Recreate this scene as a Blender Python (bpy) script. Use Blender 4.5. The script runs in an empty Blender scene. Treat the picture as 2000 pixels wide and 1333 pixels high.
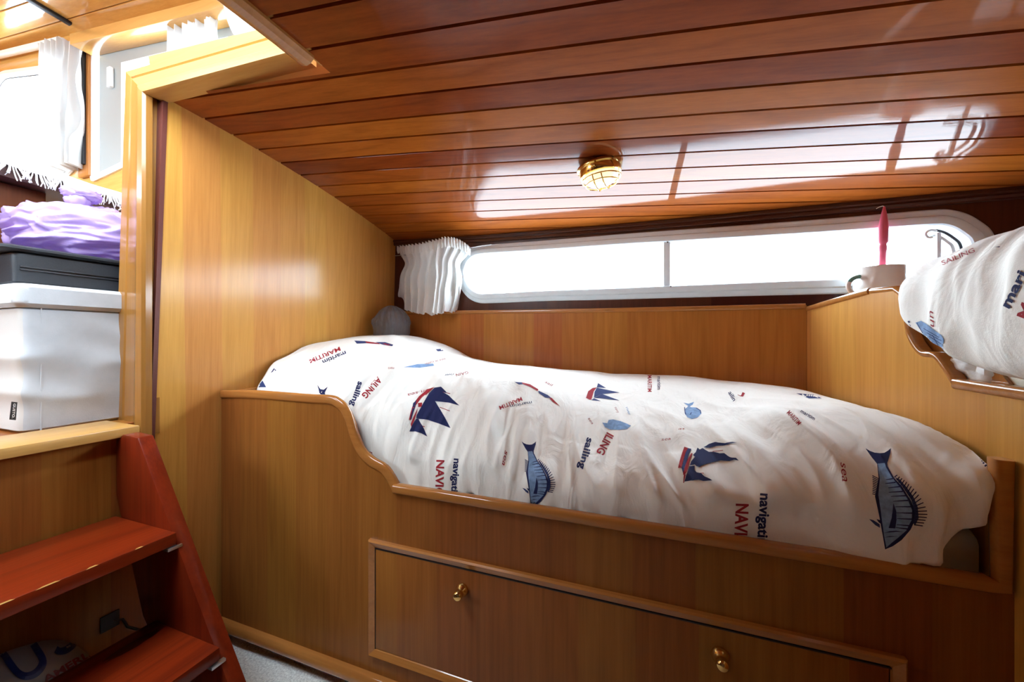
import bpy, bmesh, math, random
import numpy as np
from math import pi, sin, cos, sqrt
from mathutils import Vector, noise
from mathutils.bvhtree import BVHTree
from mathutils.geometry import tessellate_polygon
random.seed(7)
S = bpy.context.scene
COL = S.collection
H = 1.06                      # eye height above the cabin sole; all helpers below work relative to the eye
F, CX, HY, YAW = 732.0, 1000.0, 665.0, math.atan(265 / 732.0)
CS, SN = cos(YAW), sin(YAW)

# ------------------------------------------------------------------ camera, sky, exposure
cam = bpy.data.cameras.new('camera'); cam.sensor_width = 36; cam.lens = F / 2000 * 36
cam.shift_y = -0.00075; cam.clip_start = .02
camo = bpy.data.objects.new('camera', cam); COL.objects.link(camo)
camo.location = (0, 0, H); camo.rotation_euler = (pi / 2, 0, YAW); S.camera = camo
W = bpy.data.worlds.new('sky'); S.world = W; W.use_nodes = True
nt = W.node_tree; nt.nodes.clear()
_o = nt.nodes.new('ShaderNodeOutputWorld'); _b = nt.nodes.new('ShaderNodeBackground')
_t = nt.nodes.new('ShaderNodeTexCoord'); _s = nt.nodes.new('ShaderNodeSeparateXYZ'); _r = nt.nodes.new('ShaderNodeValToRGB')
nt.links.new(_t.outputs['Generated'], _s.inputs[0]); nt.links.new(_s.outputs['Z'], _r.inputs[0])
_r.color_ramp.elements[0].position = 0.0; _r.color_ramp.elements[0].color = (.50, .60, .68, 1)
_r.color_ramp.elements[1].position = .12; _r.color_ramp.elements[1].color = (.80, .96, 1.09, 1)
nt.links.new(_r.outputs[0], _b.inputs[0]); _b.inputs[1].default_value = 9.0
nt.links.new(_b.outputs[0], _o.inputs[0])
S.view_settings.view_transform = 'Standard'; S.view_settings.look = 'None'
S.view_settings.exposure = 1.58; S.view_settings.gamma = 1.0; S.view_settings.use_curve_mapping = False
S.cycles.use_denoising = True
S.cycles.max_bounces = 10; S.cycles.diffuse_bounces = 5; S.cycles.transparent_max_bounces = 12
S.cycles.sample_clamp_indirect = 6.0; S.cycles.caustics_reflective = False; S.cycles.caustics_refractive = False

def portal(loc, rot, sx, sy):
    l = bpy.data.lights.new('window_daylight', 'AREA'); l.shape = 'RECTANGLE'; l.size = sx; l.size_y = sy
    l.cycles.is_portal = True
    o = bpy.data.objects.new('window_daylight', l); o.location = (loc[0], loc[1], loc[2] + H); o.rotation_euler = rot
    COL.objects.link(o)
portal((0, 1.775, .36), (-pi / 2, 0, math.radians(-9.6)), 2.4, .70)   # hull window, shining inboard
portal((-2.7, 1.26, 1.20), (-pi / 2, 0, 0), 3.9, 1.3)              # wheelhouse side
portal((-2.6, -1.66, 1.2), (pi / 2, 0, 0), 3.7, 1.1)
portal((-.55, -.2, 1.12), (0, pi / 2, 0), .85, 2.8)
portal((-1.25, -.16, 1.78), (0, 0, 0), 1.8, 1.5)                # unseen skylight added in the wheelhouse roof

# ------------------------------------------------------------------ rays of the calibrated view -> points on real surfaces
def ray(px, py):
    u = (px - CX) / F; v = (HY - py) / F
    return Vector((-SN + u * CS, CS + u * SN, v))
def atX(px, py, X): r = ray(px, py); return r * (X / r.x)
def atY(px, py, Y): r = ray(px, py); return r * (Y / r.y)
def atZ(px, py, Z): r = ray(px, py); return r * (Z / r.z)
def Yw(x):                                   # hull side in plan
    return 1.745 - .17 * x - .06 * x * x
def atW(px, py, off=0.0):                    # point on the curved hull side
    lo, hi, r = .2, 6., ray(px, py)
    for _ in range(50):
        m = (lo + hi) / 2; q = r * m
        if q.y > Yw(q.x) - off: hi = m
        else: lo = m
    return r * lo
CZ = [0.5699, -0.1255, -0.0123, -0.0059, 0.0559, -0.0875]
def _cz(x, y): y -= 1; return CZ[0] + CZ[1]*x + CZ[2]*y + CZ[3]*x*x + CZ[4]*x*y + CZ[5]*y*y
def cz(x, y):                                # deckhead height
    if y >= .5: return _cz(x, y)
    return _cz(x, .5) + .02 * (.5 - max(y, -.2)) - .05 * max(0, -.2 - y)
def Xp(y): return .596 - .087 * (y - .9)     # partition at the foot of the berth, slightly skewed

# ------------------------------------------------------------------ materials
MAT = {}
def nodes(name):
    m = bpy.data.materials.new(name); m.use_nodes = True; t = m.node_tree
    return m, t, t.nodes['Principled BSDF']
def N(t, k, **kw):
    n = t.nodes.new(k)
    for a, v in kw.items(): setattr(n, a, v)
    return n
def mapping(t, scale, rot=(0, 0, 0)):
    g = N(t, 'ShaderNodeNewGeometry'); mp = N(t, 'ShaderNodeMapping')
    mp.inputs['Scale'].default_value = scale; mp.inputs['Rotation'].default_value = rot
    t.links.new(g.outputs['Position'], mp.inputs[0]); return mp.outputs[0]
def mix(t, fac, a, b, mode='MIX'):
    n = N(t, 'ShaderNodeMix', data_type='RGBA', blend_type=mode)
    for i, v in ((0, fac), (6, a), (7, b)):
        if isinstance(v, (int, float)): n.inputs[i].default_value = v
        elif isinstance(v, tuple): n.inputs[i].default_value = (*v, 1)
        else: t.links.new(v, n.inputs[i])
    return n.outputs[2]
def math1(t, op, a, b=None):
    n = N(t, 'ShaderNodeMath', operation=op)
    for i, v in enumerate((a, b)):
        if v is None: continue
        if isinstance(v, (int, float)): n.inputs[i].default_value = v
        else: t.links.new(v, n.inputs[i])
    return n.outputs[0]
def ntex(t, vec, scale, detail=4, rough=.6, dist=0):
    n = N(t, 'ShaderNodeTexNoise'); n.inputs['Scale'].default_value = scale
    n.inputs['Detail'].default_value = detail; n.inputs['Roughness'].default_value = rough; n.inputs['Distortion'].default_value = dist
    t.links.new(vec, n.inputs['Vector']); return n.outputs[0]
def ramp(t, fac, a, b):
    n = N(t, 'ShaderNodeMapRange'); n.inputs[1].default_value = a; n.inputs[2].default_value = b
    t.links.new(fac, n.inputs[0]); return n.outputs[0]

def wood(name, light, dark, axis='Z', rough=.32, coat=.5, coat_rough=.12, strip=0, strip_amt=.25, fig=.45, bump=.05, wave=0, knots=0, spec=.1):
    m, t, p = nodes(name)
    al, ac = .9, 11.0
    sc = {'X': (al, ac, ac), 'Y': (ac, al, ac), 'Z': (ac, ac, al)}[axis]
    v = mapping(t, sc)
    big = ntex(t, v, .75, 2, .5)
    rings = math1(t, 'SINE', math1(t, 'MULTIPLY', big, 46.0))          # cathedral figure: contour lines of a stretched field
    rings = math1(t, 'POWER', math1(t, 'ADD', math1(t, 'MULTIPLY', rings, .5), .5), 2.2)
    fsc = {'X': (2.5, 95, 95), 'Y': (95, 2.5, 95), 'Z': (95, 95, 2.5)}[axis]
    fib = ntex(t, mapping(t, fsc), 1.6, 3, .65)
    tone = ntex(t, mapping(t, tuple(s * .35 for s in sc)), .8, 2, .5)
    f = math1(t, 'ADD', math1(t, 'MULTIPLY', rings, fig * .45), math1(t, 'MULTIPLY', ramp(t, fib, .3, .7), .38))
    f = math1(t, 'ADD', f, math1(t, 'MULTIPLY', ramp(t, tone, .3, .7), .35))
    f = math1(t, 'SUBTRACT', f, .12)
    c = mix(t, f, light, dark)
    if strip:
        g = N(t, 'ShaderNodeNewGeometry'); sp = N(t, 'ShaderNodeSeparateXYZ'); t.links.new(g.outputs['Position'], sp.inputs[0])
        coord = sp.outputs['Y'] if axis == 'X' else math1(t, 'ADD', sp.outputs['X'], sp.outputs['Y'])
        k = math1(t, 'FLOOR', math1(t, 'DIVIDE', math1(t, 'SUBTRACT', coord, .742), strip))
        wn = N(t, 'ShaderNodeTexWhiteNoise', noise_dimensions='1D'); t.links.new(k, wn.inputs['W'])
        hs = N(t, 'ShaderNodeHueSaturation')
        t.links.new(c, hs.inputs['Color'])
        t.links.new(math1(t, 'ADD', math1(t, 'MULTIPLY', wn.outputs[0], 2 * strip_amt), 1 - strip_amt), hs.inputs['Value'])
        t.links.new(math1(t, 'ADD', math1(t, 'MULTIPLY', wn.outputs[0], .018), .491), hs.inputs['Hue'])
        c = hs.outputs[0]
    if knots:
        kv = N(t, 'ShaderNodeTexVoronoi'); kv.inputs['Scale'].default_value = 1.0
        ks = {'X': (2.5, 9, 9), 'Y': (9, 2.5, 9), 'Z': (9, 9, 2.5)}[axis]
        t.links.new(mapping(t, ks), kv.inputs['Vector'])
        c = mix(t, math1(t, 'MULTIPLY', math1(t, 'LESS_THAN', math1(t, 'ADD', kv.outputs['Distance'], math1(t, 'MULTIPLY', fib, .2)), .24), .8), c, tuple(x * .22 for x in dark))
    t.links.new(c, p.inputs['Base Color'])
    p.inputs['Roughness'].default_value = rough; p.inputs['Specular IOR Level'].default_value = spec
    p.inputs['Coat Weight'].default_value = coat; p.inputs['Coat Roughness'].default_value = coat_rough
    bp = N(t, 'ShaderNodeBump'); bp.inputs['Strength'].default_value = bump; bp.inputs['Distance'].default_value = .004
    h = fib
    if wave:
        ws = {'X': (6, 30, 30), 'Y': (30, 6, 30), 'Z': (30, 30, 6)}[axis]
        h = math1(t, 'ADD', math1(t, 'MULTIPLY', fib, .35), math1(t, 'MULTIPLY', ntex(t, mapping(t, ws), 1.0, 2, .5), wave))
        t.links.new(h, bp.inputs['Height']); t.links.new(bp.outputs[0], p.inputs['Coat Normal'])
    t.links.new(h, bp.inputs['Height']); t.links.new(bp.outputs[0], p.inputs['Normal'])
    MAT[name] = m; return m

def plain(name, col, rough=.5, metal=0, coat=0, spec=.5, emit=None, es=1, var=0, vs=30, bump=0, bs=60, trans=0, sss=0, sheen=0):
    m, t, p = nodes(name)
    p.inputs['Base Color'].default_value = (*col, 1); p.inputs['Roughness'].default_value = rough
    p.inputs['Metallic'].default_value = metal; p.inputs['Coat Weight'].default_value = coat; p.inputs['Coat Roughness'].default_value = .1
    p.inputs['Specular IOR Level'].default_value = spec; p.inputs['Sheen Weight'].default_value = sheen
    if emit: p.inputs['Emission Color'].default_value = (*emit, 1); p.inputs['Emission Strength'].default_value = es
    v = mapping(t, (1, 1, 1))
    if var:
        c = mix(t, ramp(t, ntex(t, v, vs, 4), .3, .7), tuple(x * (1 - var) for x in col), tuple(min(1, x * (1 + var)) for x in col))
        t.links.new(c, p.inputs['Base Color'])
    if bump:
        bp = N(t, 'ShaderNodeBump'); bp.inputs['Strength'].default_value = bump; bp.inputs['Distance'].default_value = .003
        t.links.new(ntex(t, v, bs, 5, .7), bp.inputs['Height']); t.links.new(bp.outputs[0], p.inputs['Normal'])
    if trans:
        out = t.nodes['Material Output']; tr = N(t, 'ShaderNodeBsdfTranslucent'); tr.inputs[0].default_value = (*col, 1)
        ms = N(t, 'ShaderNodeMixShader'); ms.inputs[0].default_value = trans
        t.links.new(p.outputs[0], ms.inputs[1]); t.links.new(tr.outputs[0], ms.inputs[2]); t.links.new(ms.outputs[0], out.inputs[0])
    MAT[name] = m; return m

def film(name, col, alpha, rough=.15):                # thin see-through plastic or glass
    m, t, p = nodes(name); out = t.nodes['Material Output']
    p.inputs['Base Color'].default_value = (*col, 1); p.inputs['Roughness'].default_value = rough
    bp = N(t, 'ShaderNodeBump'); bp.inputs['Strength'].default_value = .0 if alpha < .2 else .5; bp.inputs['Distance'].default_value = .01
    t.links.new(ntex(t, mapping(t, (60, 60, 12)), 1, 3), bp.inputs['Height'])
    if alpha > .2: t.links.new(bp.outputs[0], p.inputs['Normal'])
    tr = N(t, 'ShaderNodeBsdfTransparent'); ms = N(t, 'ShaderNodeMixShader')
    lw = N(t, 'ShaderNodeLayerWeight'); lw.inputs[0].default_value = .5      # reflectance rises towards grazing angles, same from both sides
    t.links.new(math1(t, 'ADD', math1(t, 'MULTIPLY', math1(t, 'POWER', lw.outputs['Facing'], 5.0), 1 - alpha), alpha), ms.inputs[0])
    if alpha < .2:
        gl = N(t, 'ShaderNodeBsdfGlossy'); gl.inputs[1].default_value = .02; b = gl.outputs[0]
    else: b = p.outputs[0]
    t.links.new(tr.outputs[0], ms.inputs[1]); t.links.new(b, ms.inputs[2]); t.links.new(ms.outputs[0], out.inputs[0])
    MAT[name] = m; return m

wood('teak_bulkhead', (.66, .31, .070), (.45, .185, .035), 'Z', .45, .38, .18, strip=.115, strip_amt=.05)
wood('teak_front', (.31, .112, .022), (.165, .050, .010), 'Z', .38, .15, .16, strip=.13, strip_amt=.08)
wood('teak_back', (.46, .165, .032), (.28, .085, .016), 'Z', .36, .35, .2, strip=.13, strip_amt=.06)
wood('mahogany_dark', (.085, .028, .016), (.045, .014, .008), 'X', .3, .6, .12)
wood('mahogany_side', (.085, .022, .010), (.045, .011, .005), 'Z', .36, .35, .2, strip=.3, strip_amt=.25)
wood('ceiling_plank', (.34, .082, .012), (.17, .034, .005), 'X', .40, .36, .035, strip=.0932, strip_amt=.30, fig=.7, bump=.05, wave=.35, spec=.02)
wood('rail_wood', (.44, .175, .042), (.29, .10, .022), 'X', .22, .8, .08)
wood('rail_wood_upright', (.44, .175, .042), (.29, .10, .022), 'Z', .22, .8, .08)
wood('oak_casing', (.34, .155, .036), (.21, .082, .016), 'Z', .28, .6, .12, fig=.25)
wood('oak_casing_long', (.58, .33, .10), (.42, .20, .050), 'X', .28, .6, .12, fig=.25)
wood('oak_sill', (.60, .34, .10), (.42, .20, .05), 'Y', .28, .6, .12, fig=.25)
wood('stair_red', (.26, .028, .005), (.11, .010, .003), 'Y', .34, .5, .14, fig=.8, knots=1)
wood('stair_red_side', (.21, .022, .005), (.10, .009, .003), 'Z', .34, .45, .16, fig=.7)
wood('roof_plank', (.62, .33, .10), (.43, .20, .05), 'X', .24, .9, .05, strip=.12, strip_amt=.14, wave=.8)
plain('red_edge', (.11, .022, .014), .5, bump=.3)
plain('groove', (.02, .008, .005), .6)
plain('brass', (.80, .56, .20), .16, 1)
plain('brass_dark', (.52, .36, .13), .22, 1)
plain('aluminium', (.70, .79, .84), .5, var=.03)
plain('white_frame', (.80, .83, .84), .35)
plain('grey_sash', (.30, .335, .34), .4)
plain('rubber', (.02, .02, .025), .5)
plain('steel', (.55, .56, .56), .35, 1)
plain('dark_metal', (.04, .04, .045), .4, .8)
plain('bedding', (.87, .86, .805), .85, bump=.25, bs=420, sheen=.15, spec=.2)
m_ = MAT['bedding']; t_ = m_.node_tree; p_ = t_.nodes['Principled BSDF']; b1_ = p_.inputs['Normal'].links[0].from_node
b2_ = N(t_, 'ShaderNodeBump'); b2_.inputs['Strength'].default_value = .55; b2_.inputs['Distance'].default_value = .012
t_.links.new(ntex(t_, mapping(t_, (17, 9, 6), (0, 0, .3)), 1.0, 3, .55, 1.1), b2_.inputs['Height']); t_.links.new(b1_.outputs[0], b2_.inputs['Normal']); t_.links.new(b2_.outputs[0], p_.inputs['Normal'])
plain('print_navy', (.017, .022, .085), .85, spec=.2)
plain('print_red', (.32, .022, .032), .85, spec=.2)
plain('print_blue', (.20, .32, .52), .85, spec=.2, var=.25, vs=80)
plain('print_slate', (.035, .05, .15), .85, spec=.2)
plain('mattress_cream', (.60, .53, .42), .85, bump=.3, bs=300)
plain('sheet_white', (.78, .78, .77), .85, bump=.2, bs=300)
plain('mattress_ivory', (.74, .70, .58), .85, bump=.2, bs=300)
plain('curtain_white', (.93, .925, .91), .85, trans=.5, bump=.15, bs=500)
plain('curtain_sheer', (.62, .63, .63), .85, trans=.25)
plain('mug_white', (.82, .80, .77), .2)
plain('mug_green', (.16, .36, .32), .2)
plain('candle_pink', (.62, .10, .17), .45, coat=.2)
plain('wick', (.65, .6, .5), .8)
plain('carpet', (.80, .77, .72), .95, var=.30, vs=150, bump=1.0, bs=200, spec=.1)
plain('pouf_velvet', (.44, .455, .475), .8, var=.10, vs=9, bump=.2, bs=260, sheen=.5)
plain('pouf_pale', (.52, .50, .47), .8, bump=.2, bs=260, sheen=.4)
plain('tag_black', (.012, .012, .014), .6)
plain('ink_white', (.85, .85, .85), .7)
plain('case_black', (.022, .026, .032), .5, bump=.3, bs=160)
plain('case_zip', (.012, .012, .016), .4)
plain('bag_lilac', (.60, .46, .84), .22, trans=.3, coat=.4)
plain('bag_print_blue', (.006, .02, .12), .5)
plain('bag_print_red', (.20, .008, .01), .5)
plain('bag_pale', (.26, .25, .25), .5)
plain('blue_plastic', (.02, .09, .42), .3)
plain('cloth_white', (.74, .75, .77), .9)
plain('counter_dark', (.085, .045, .04), .4)
plain('dome_shell', (.88, .89, .90), .3)
plain('lamp_glow', (.9, .75, .5), .3, emit=(1.0, .72, .38), es=.55)
plain('void_shade', (.02, .014, .01), .8)  # near-black colour standing in for shade under the berth
plain('leaf_green', (.06, .22, .07), .5)
film('glass', (1, 1, 1), .04)
film('bag_clear', (.20, .21, .23), .62, .16)

# ------------------------------------------------------------------ mesh helpers
WLOC = {}
class MB:
    def __init__(s): s.bm = bmesh.new(); s.mi = 0
    def face(s, vs):
        try: f = s.bm.faces.new(vs); f.material_index = s.mi; f.smooth = True; return f
        except ValueError: return None
    def poly(s, pts): return s.face([s.bm.verts.new(p) for p in pts])
    def grid(s, fn, nu, nv, cu=False, cv=False):
        g = [[s.bm.verts.new(fn(i / (nu if cu else nu - 1), j / (nv if cv else nv - 1))) for j in range(nv)] for i in range(nu)]
        for i in range(nu if cu else nu - 1):
            for j in range(nv if cv else nv - 1):
                a, b = (i + 1) % nu, (j + 1) % nv
                s.face((g[i][j], g[a][j], g[a][b], g[i][b]))
        return g
    def rows(s, rows, closed=False, caps=False):
        g = [[s.bm.verts.new(p) for p in r] for r in rows]
        for i in range(len(g) - 1):
            n = len(g[i])
            for j in range(n if closed else n - 1):
                b = (j + 1) % n; s.face((g[i][j], g[i + 1][j], g[i + 1][b], g[i][b]))
        if caps and closed: s.face(list(reversed(g[0]))); s.face(g[-1])
        return g
    def hexa(s, c):           # 8 corners: bottom ring 4, top ring 4
        v = [s.bm.verts.new(p) for p in c]
        fs = [(3, 2, 1, 0), (4, 5, 6, 7), (0, 1, 5, 4), (1, 2, 6, 5), (2, 3, 7, 6), (3, 0, 4, 7)]
        for f in fs: s.face([v[i] for i in f])
        return v
    def box(s, a, b):
        x0, y0, z0 = a; x1, y1, z1 = b
        return s.hexa([(x0, y0, z0), (x1, y0, z0), (x1, y1, z0), (x0, y1, z0), (x0, y0, z1), (x1, y0, z1), (x1, y1, z1), (x0, y1, z1)])
    def prism(s, pts, ext):
        e = Vector(ext); a = [s.bm.verts.new(p) for p in pts]; b = [s.bm.verts.new(Vector(p) + e) for p in pts]
        s.face(list(reversed(a))); s.face(b); n = len(a)
        for i in range(n): s.face((a[i], a[(i + 1) % n], b[(i + 1) % n], b[i]))
    def sweep(s, path, sec, up=(0, 0, 1), caps=True, closed=False):   # sec: [(side, up)]
        P = [Vector(p) for p in path]; up = Vector(up); R = []; n = len(P)
        for i, p in enumerate(P):
            if closed: tv = P[(i + 1) % n] - P[i - 1]
            elif 0 < i < n - 1: tv = (P[i + 1] - p).normalized() + (p - P[i - 1]).normalized()
            else: tv = P[min(i + 1, n - 1)] - P[max(i - 1, 0)]
            tv.normalize(); sd = tv.cross(up); sd.normalize(); u2 = sd.cross(tv)
            R.append([p + sd * a + u2 * b for a, b in sec])
        if closed: R.append(R[0])
        s.rows(R, True, caps and not closed)
    def tube(s, path, r, n=10, caps=True):
        P = [Vector(p) for p in path]; up = Vector((.13, .31, .94)).normalized()
        rr = r if callable(r) else (lambda t: r); R = []
        for i, p in enumerate(P):
            tv = (P[min(i + 1, len(P) - 1)] - P[max(i - 1, 0)]).normalized(); sd = tv.cross(up).normalized(); u2 = sd.cross(tv)
            q = rr(i / max(1, len(P) - 1)); R.append([p + (sd * cos(2*pi*k/n) + u2 * sin(2*pi*k/n)) * q for k in range(n)])
        s.rows(R, True, caps)
    def lathe(s, prof, o, ax=(0, 0, 1), n=28):
        ax = Vector(ax).normalized(); a = ax.orthogonal().normalized(); b = ax.cross(a); o = Vector(o)
        s.rows([[o + ax * h + (a * cos(2*pi*k/n) + b * sin(2*pi*k/n)) * max(r, 1e-5) for k in range(n)] for r, h in prof], True, True)
    def blob(s, c, r, fn=None, nu=40, nv=24):
        c = Vector(c)
        def f(u, v):
            d = Vector((cos(2*pi*u) * sin(pi*v), sin(2*pi*u) * sin(pi*v), cos(pi*v)))
            q = Vector((d.x*r[0], d.y*r[1], d.z*r[2])); return c + (fn(d, q) if fn else q)
        s.grid(f, nu, nv, cu=True)
    def bevel(s, w, seg=2, ang=30):
        bmesh.ops.remove_doubles(s.bm, verts=s.bm.verts, dist=1e-6)
        bmesh.ops.recalc_face_normals(s.bm, faces=s.bm.faces)
        es = [e for e in s.bm.edges if len(e.link_faces) == 2 and e.calc_face_angle(0) > math.radians(ang)]
        bmesh.ops.bevel(s.bm, geom=es, offset=w, segments=seg, profile=.6, affect='EDGES', clamp_overlap=True); return s
    def build(s, name, mats, parent=None, sharp=40, recalc=True, weld=True):
        if weld: bmesh.ops.remove_doubles(s.bm, verts=s.bm.verts, dist=1e-5)
        if recalc: bmesh.ops.recalc_face_normals(s.bm, faces=s.bm.faces)
        me = bpy.data.meshes.new(name)
        vs = [v.co for v in s.bm.verts]
        if parent: base = Vector((0, 0, 0))
        else:
            lo = [min(v[i] for v in vs) for i in range(3)]; hi = [max(v[i] for v in vs) for i in range(3)]
            base = Vector(((lo[0]+hi[0])/2, (lo[1]+hi[1])/2, lo[2] + H))
        off = WLOC[parent.name] if parent else base
        for v in s.bm.verts: v.co += Vector((0, 0, H)) - off
        s.bm.to_mesh(me); s.bm.free()
        for m in (mats if isinstance(mats, (list, tuple)) else [mats]): me.materials.append(MAT[m])
        if sharp: me.set_sharp_from_angle(angle=math.radians(sharp))
        o = bpy.data.objects.new(name, me); COL.objects.link(o)
        if parent: o.parent = parent
        else: o.location = base
        WLOC[o.name] = off; return o

def tag(o, label=None, cat=None, group=None, kind=None):
    for k, v in (('label', label), ('category', cat), ('group', group), ('kind', kind)):
        if v: o[k] = v
    return o
def thing(name, loc, label, cat, group=None):
    o = bpy.data.objects.new(name, None); o.empty_display_size = .05; COL.objects.link(o)
    o.location = (loc[0], loc[1], loc[2] + H); WLOC[o.name] = Vector(o.location)
    return tag(o, label, cat, group)
def struct(o): o['kind'] = 'structure'; return o

def rsec(w, h, r=.004, k=3):       # rounded rectangle section
    out = []
    for cx, cy, a0 in ((w/2 - r, h/2 - r, 0), (-w/2 + r, h/2 - r, 90), (-w/2 + r, -h/2 + r, 180), (w/2 - r, -h/2 + r, 270)):
        for i in range(k + 1):
            a = math.radians(a0 + 90 * i / k); out.append((cx + r * cos(a), cy + r * sin(a)))
    return out
def catmull(pts, n):               # smooth polyline through points
    P = [np.array(p, float) for p in pts]; P = [2*P[0] - P[1]] + P + [2*P[-1] - P[-2]]; out = []
    m = len(P) - 3
    for k in range(n):
        t = k / (n - 1) * m; i = min(int(t), m - 1); t -= i
        a, b, c, d = P[i:i + 4]
        out.append(.5 * (2*b + (c - a)*t + (2*a - 5*b + 4*c - d)*t*t + (3*b - a - 3*c + d)*t**3))
    return out
def rquad(c, r, n=12):             # outline of a four-cornered opening with rounded corners (a,b plane), CCW from given order
    out = []
    C = [Vector((p[0], p[1])) for p in c]
    for i in range(4):
        p, q, s = C[i - 1], C[i], C[(i + 1) % 4]
        d0 = (p - q).normalized(); d1 = (s - q).normalized(); rr = r[i] if isinstance(r, (list, tuple)) else r
        ca = d0.dot(d1); half = math.acos(max(-1, min(1, ca))) / 2
        dist = rr / math.tan(half); ctr = q + (d0 + d1).normalized() * (rr / sin(half))
        a = q + d0 * dist; b = q + d1 * dist; va, vb = a - ctr, b - ctr; ang = va.angle_signed(vb)
        for k in range(n + 1):
            t = -ang * k / n; out.append(ctr + Vector((va.x * cos(t) - va.y * sin(t), va.x * sin(t) + va.y * cos(t))))
    return [(p.x, p.y) for p in out]
def dense(pts, step):
    out = []
    for i, p in enumerate(pts):
        q = pts[(i + 1) % len(pts)]; d = sqrt((q[0]-p[0])**2 + (q[1]-p[1])**2); k = max(1, int(d / step))
        for j in range(k): out.append((p[0] + (q[0]-p[0]) * j / k, p[1] + (q[1]-p[1]) * j / k))
    return out
def ring(mb, outline, prof, fn):   # moulded frame round an opening; prof = [(outward, toward the room)]
    n = len(outline); area = sum(outline[i][0]*outline[(i+1) % n][1] - outline[(i+1) % n][0]*outline[i][1] for i in range(n))
    sg = 1 if area > 0 else -1; R = []
    for o, d in prof:
        row = []
        for i in range(n):
            a, b = outline[i - 1], outline[(i + 1) % n]; tx, ty = b[0]-a[0], b[1]-a[1]; l = sqrt(tx*tx + ty*ty) or 1
            row.append(fn(outline[i][0] + sg*ty/l*o, outline[i][1] - sg*tx/l*o, d))
        R.append(row)
    mb.rows(R, True)
def holed(mb, x0, x1, lo, hi, holes, fn):   # a wall over x0..x1 between lo(x), hi(x), with openings
    xs = set(np.linspace(x0, x1, 60))
    for h in holes: xs |= {p[0] for p in h}
    xs = sorted(xs); bands = []
    for h in holes:
        n = len(h); bands.append((min(p[0] for p in h), max(p[0] for p in h), h))
    def cut(h, x):
        ys = []
        for i in range(len(h)):
            (a, b), (c, d) = h[i], h[(i + 1) % len(h)]
            if min(a, c) - 1e-9 <= x <= max(a, c) + 1e-9:
                ys += [b, d] if abs(a - c) < 1e-9 else [b + (d - b) * (x - a) / (c - a)]
        return (min(ys), max(ys)) if ys else None
    for a, b in zip(xs[:-1], xs[1:]):
        if b - a < 1e-7: continue
        m = (a + b) / 2; hit = [h for l, r, h in bands if l < m < r]
        if not hit: mb.poly([fn(a, lo(a)), fn(b, lo(b)), fn(b, hi(b)), fn(a, hi(a))])
        else:
            ca, cb = cut(hit[0], a + 1e-8), cut(hit[0], b - 1e-8)
            if not ca or not cb: continue
            mb.poly([fn(a, lo(a)), fn(b, lo(b)), fn(b, cb[0]), fn(a, ca[0])]); mb.poly([fn(a, ca[1]), fn(b, cb[1]), fn(b, hi(b)), fn(a, hi(a))])

# =================================================================== CABIN SHELL
FL = -H
mb = MB(); mb.box((-1.46, -1.55, FL - .05), (2.3, 2.0, FL)); struct(mb.build('floor', 'carpet'))

# deckhead: tongue and groove planks with open V seams
PW = .0932
def deck(mb, x0, x1, y0, y1, nx):
    ys = []; k0 = math.floor((y0 - .742) / PW) - 1
    for k in range(k0, k0 + 60):
        s = .742 + PW * k
        for dy, dz, mi in ((-.0042, 0, 0), (-.0026, .007, 1), (.0026, .007, 1), (.0042, 0, 0)):
            if y0 < s + dy < y1: ys.append((s + dy, dz))
    ys = [(y0, 0)] + ys + [(y1, 0)]; ys.sort()
    xs = np.linspace(x0, x1, nx)
    G = []
    for x in xs:
        lim = Yw(x) + .012 if x < 1.6 else 9
        G.append([mb.bm.verts.new((x, min(y, lim), cz(x, min(y, lim)) + dz)) for y, dz in ys])
    for i in range(nx - 1):
        for j in range(len(ys) - 1):
            f = mb.face((G[i][j], G[i][j+1], G[i+1][j+1], G[i+1][j]))
            if f: f.material_index = 1 if (ys[j][1] > 0 and ys[j+1][1] > 0) else 0
HX, HY0, HY1 = -.745, .726, -.15          # companionway hatch: forward edge, outboard edge
mb = MB(); deck(mb, HX, 1.9, -1.5, 1.95, 44); deck(mb, -1.43, HX, HY0, 1.95, 16); deck(mb, -1.43, HX, -1.5, HY1, 8)
bmesh.ops.dissolve_degenerate(mb.bm, edges=mb.bm.edges, dist=1e-5)
struct(mb.build('ceiling', ['ceiling_plank', 'groove'], sharp=30))

# hull side with the long window
WO = [(893,537),(897,515),(909,495),(925,484),(945,479.3),(1060,470.6),(1200,459),(1300,451.5),(1500,436.9),(1650,425.2),(1780,413.8),
      (1820,411),(1850,410.3),(1885,418),(1915,434.5),(1935,452),(1945,478),(1944,505),(1930,530),(1900,550),(1850,562),(1760,570),(1644,574.3),(1500,577.6),
      (1300,582.8),(1200,585.6),(1060,588.6),(960,592.6),(935,592),(915,582),(900,562)]
wo = []
for i, p in enumerate(WO):
    q = atW(*p); wo.append((q.x, q.z))
cl = [np.array(p) for p in wo]; sm = []
for i in range(len(cl)):                      # closed spline
    a, b, c, d = cl[i-1], cl[i], cl[(i+1) % len(cl)], cl[(i+2) % len(cl)]
    L = np.linalg.norm(c - b); k = 6 if L < .12 else int(L / .02)
    ma = (c - a) * (L / (np.linalg.norm(c - a) or 1)); md = (d - b) * (L / (np.linalg.norm(d - b) or 1))
    for j in range(k):
        t = j / k; h = (2*t**3 - 3*t*t + 1, t**3 - 2*t*t + t, -2*t**3 + 3*t*t, t**3 - t*t)
        sm.append(tuple(h[0]*b + h[1]*ma + h[2]*c + h[3]*md))
WOUT = sm
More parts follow.
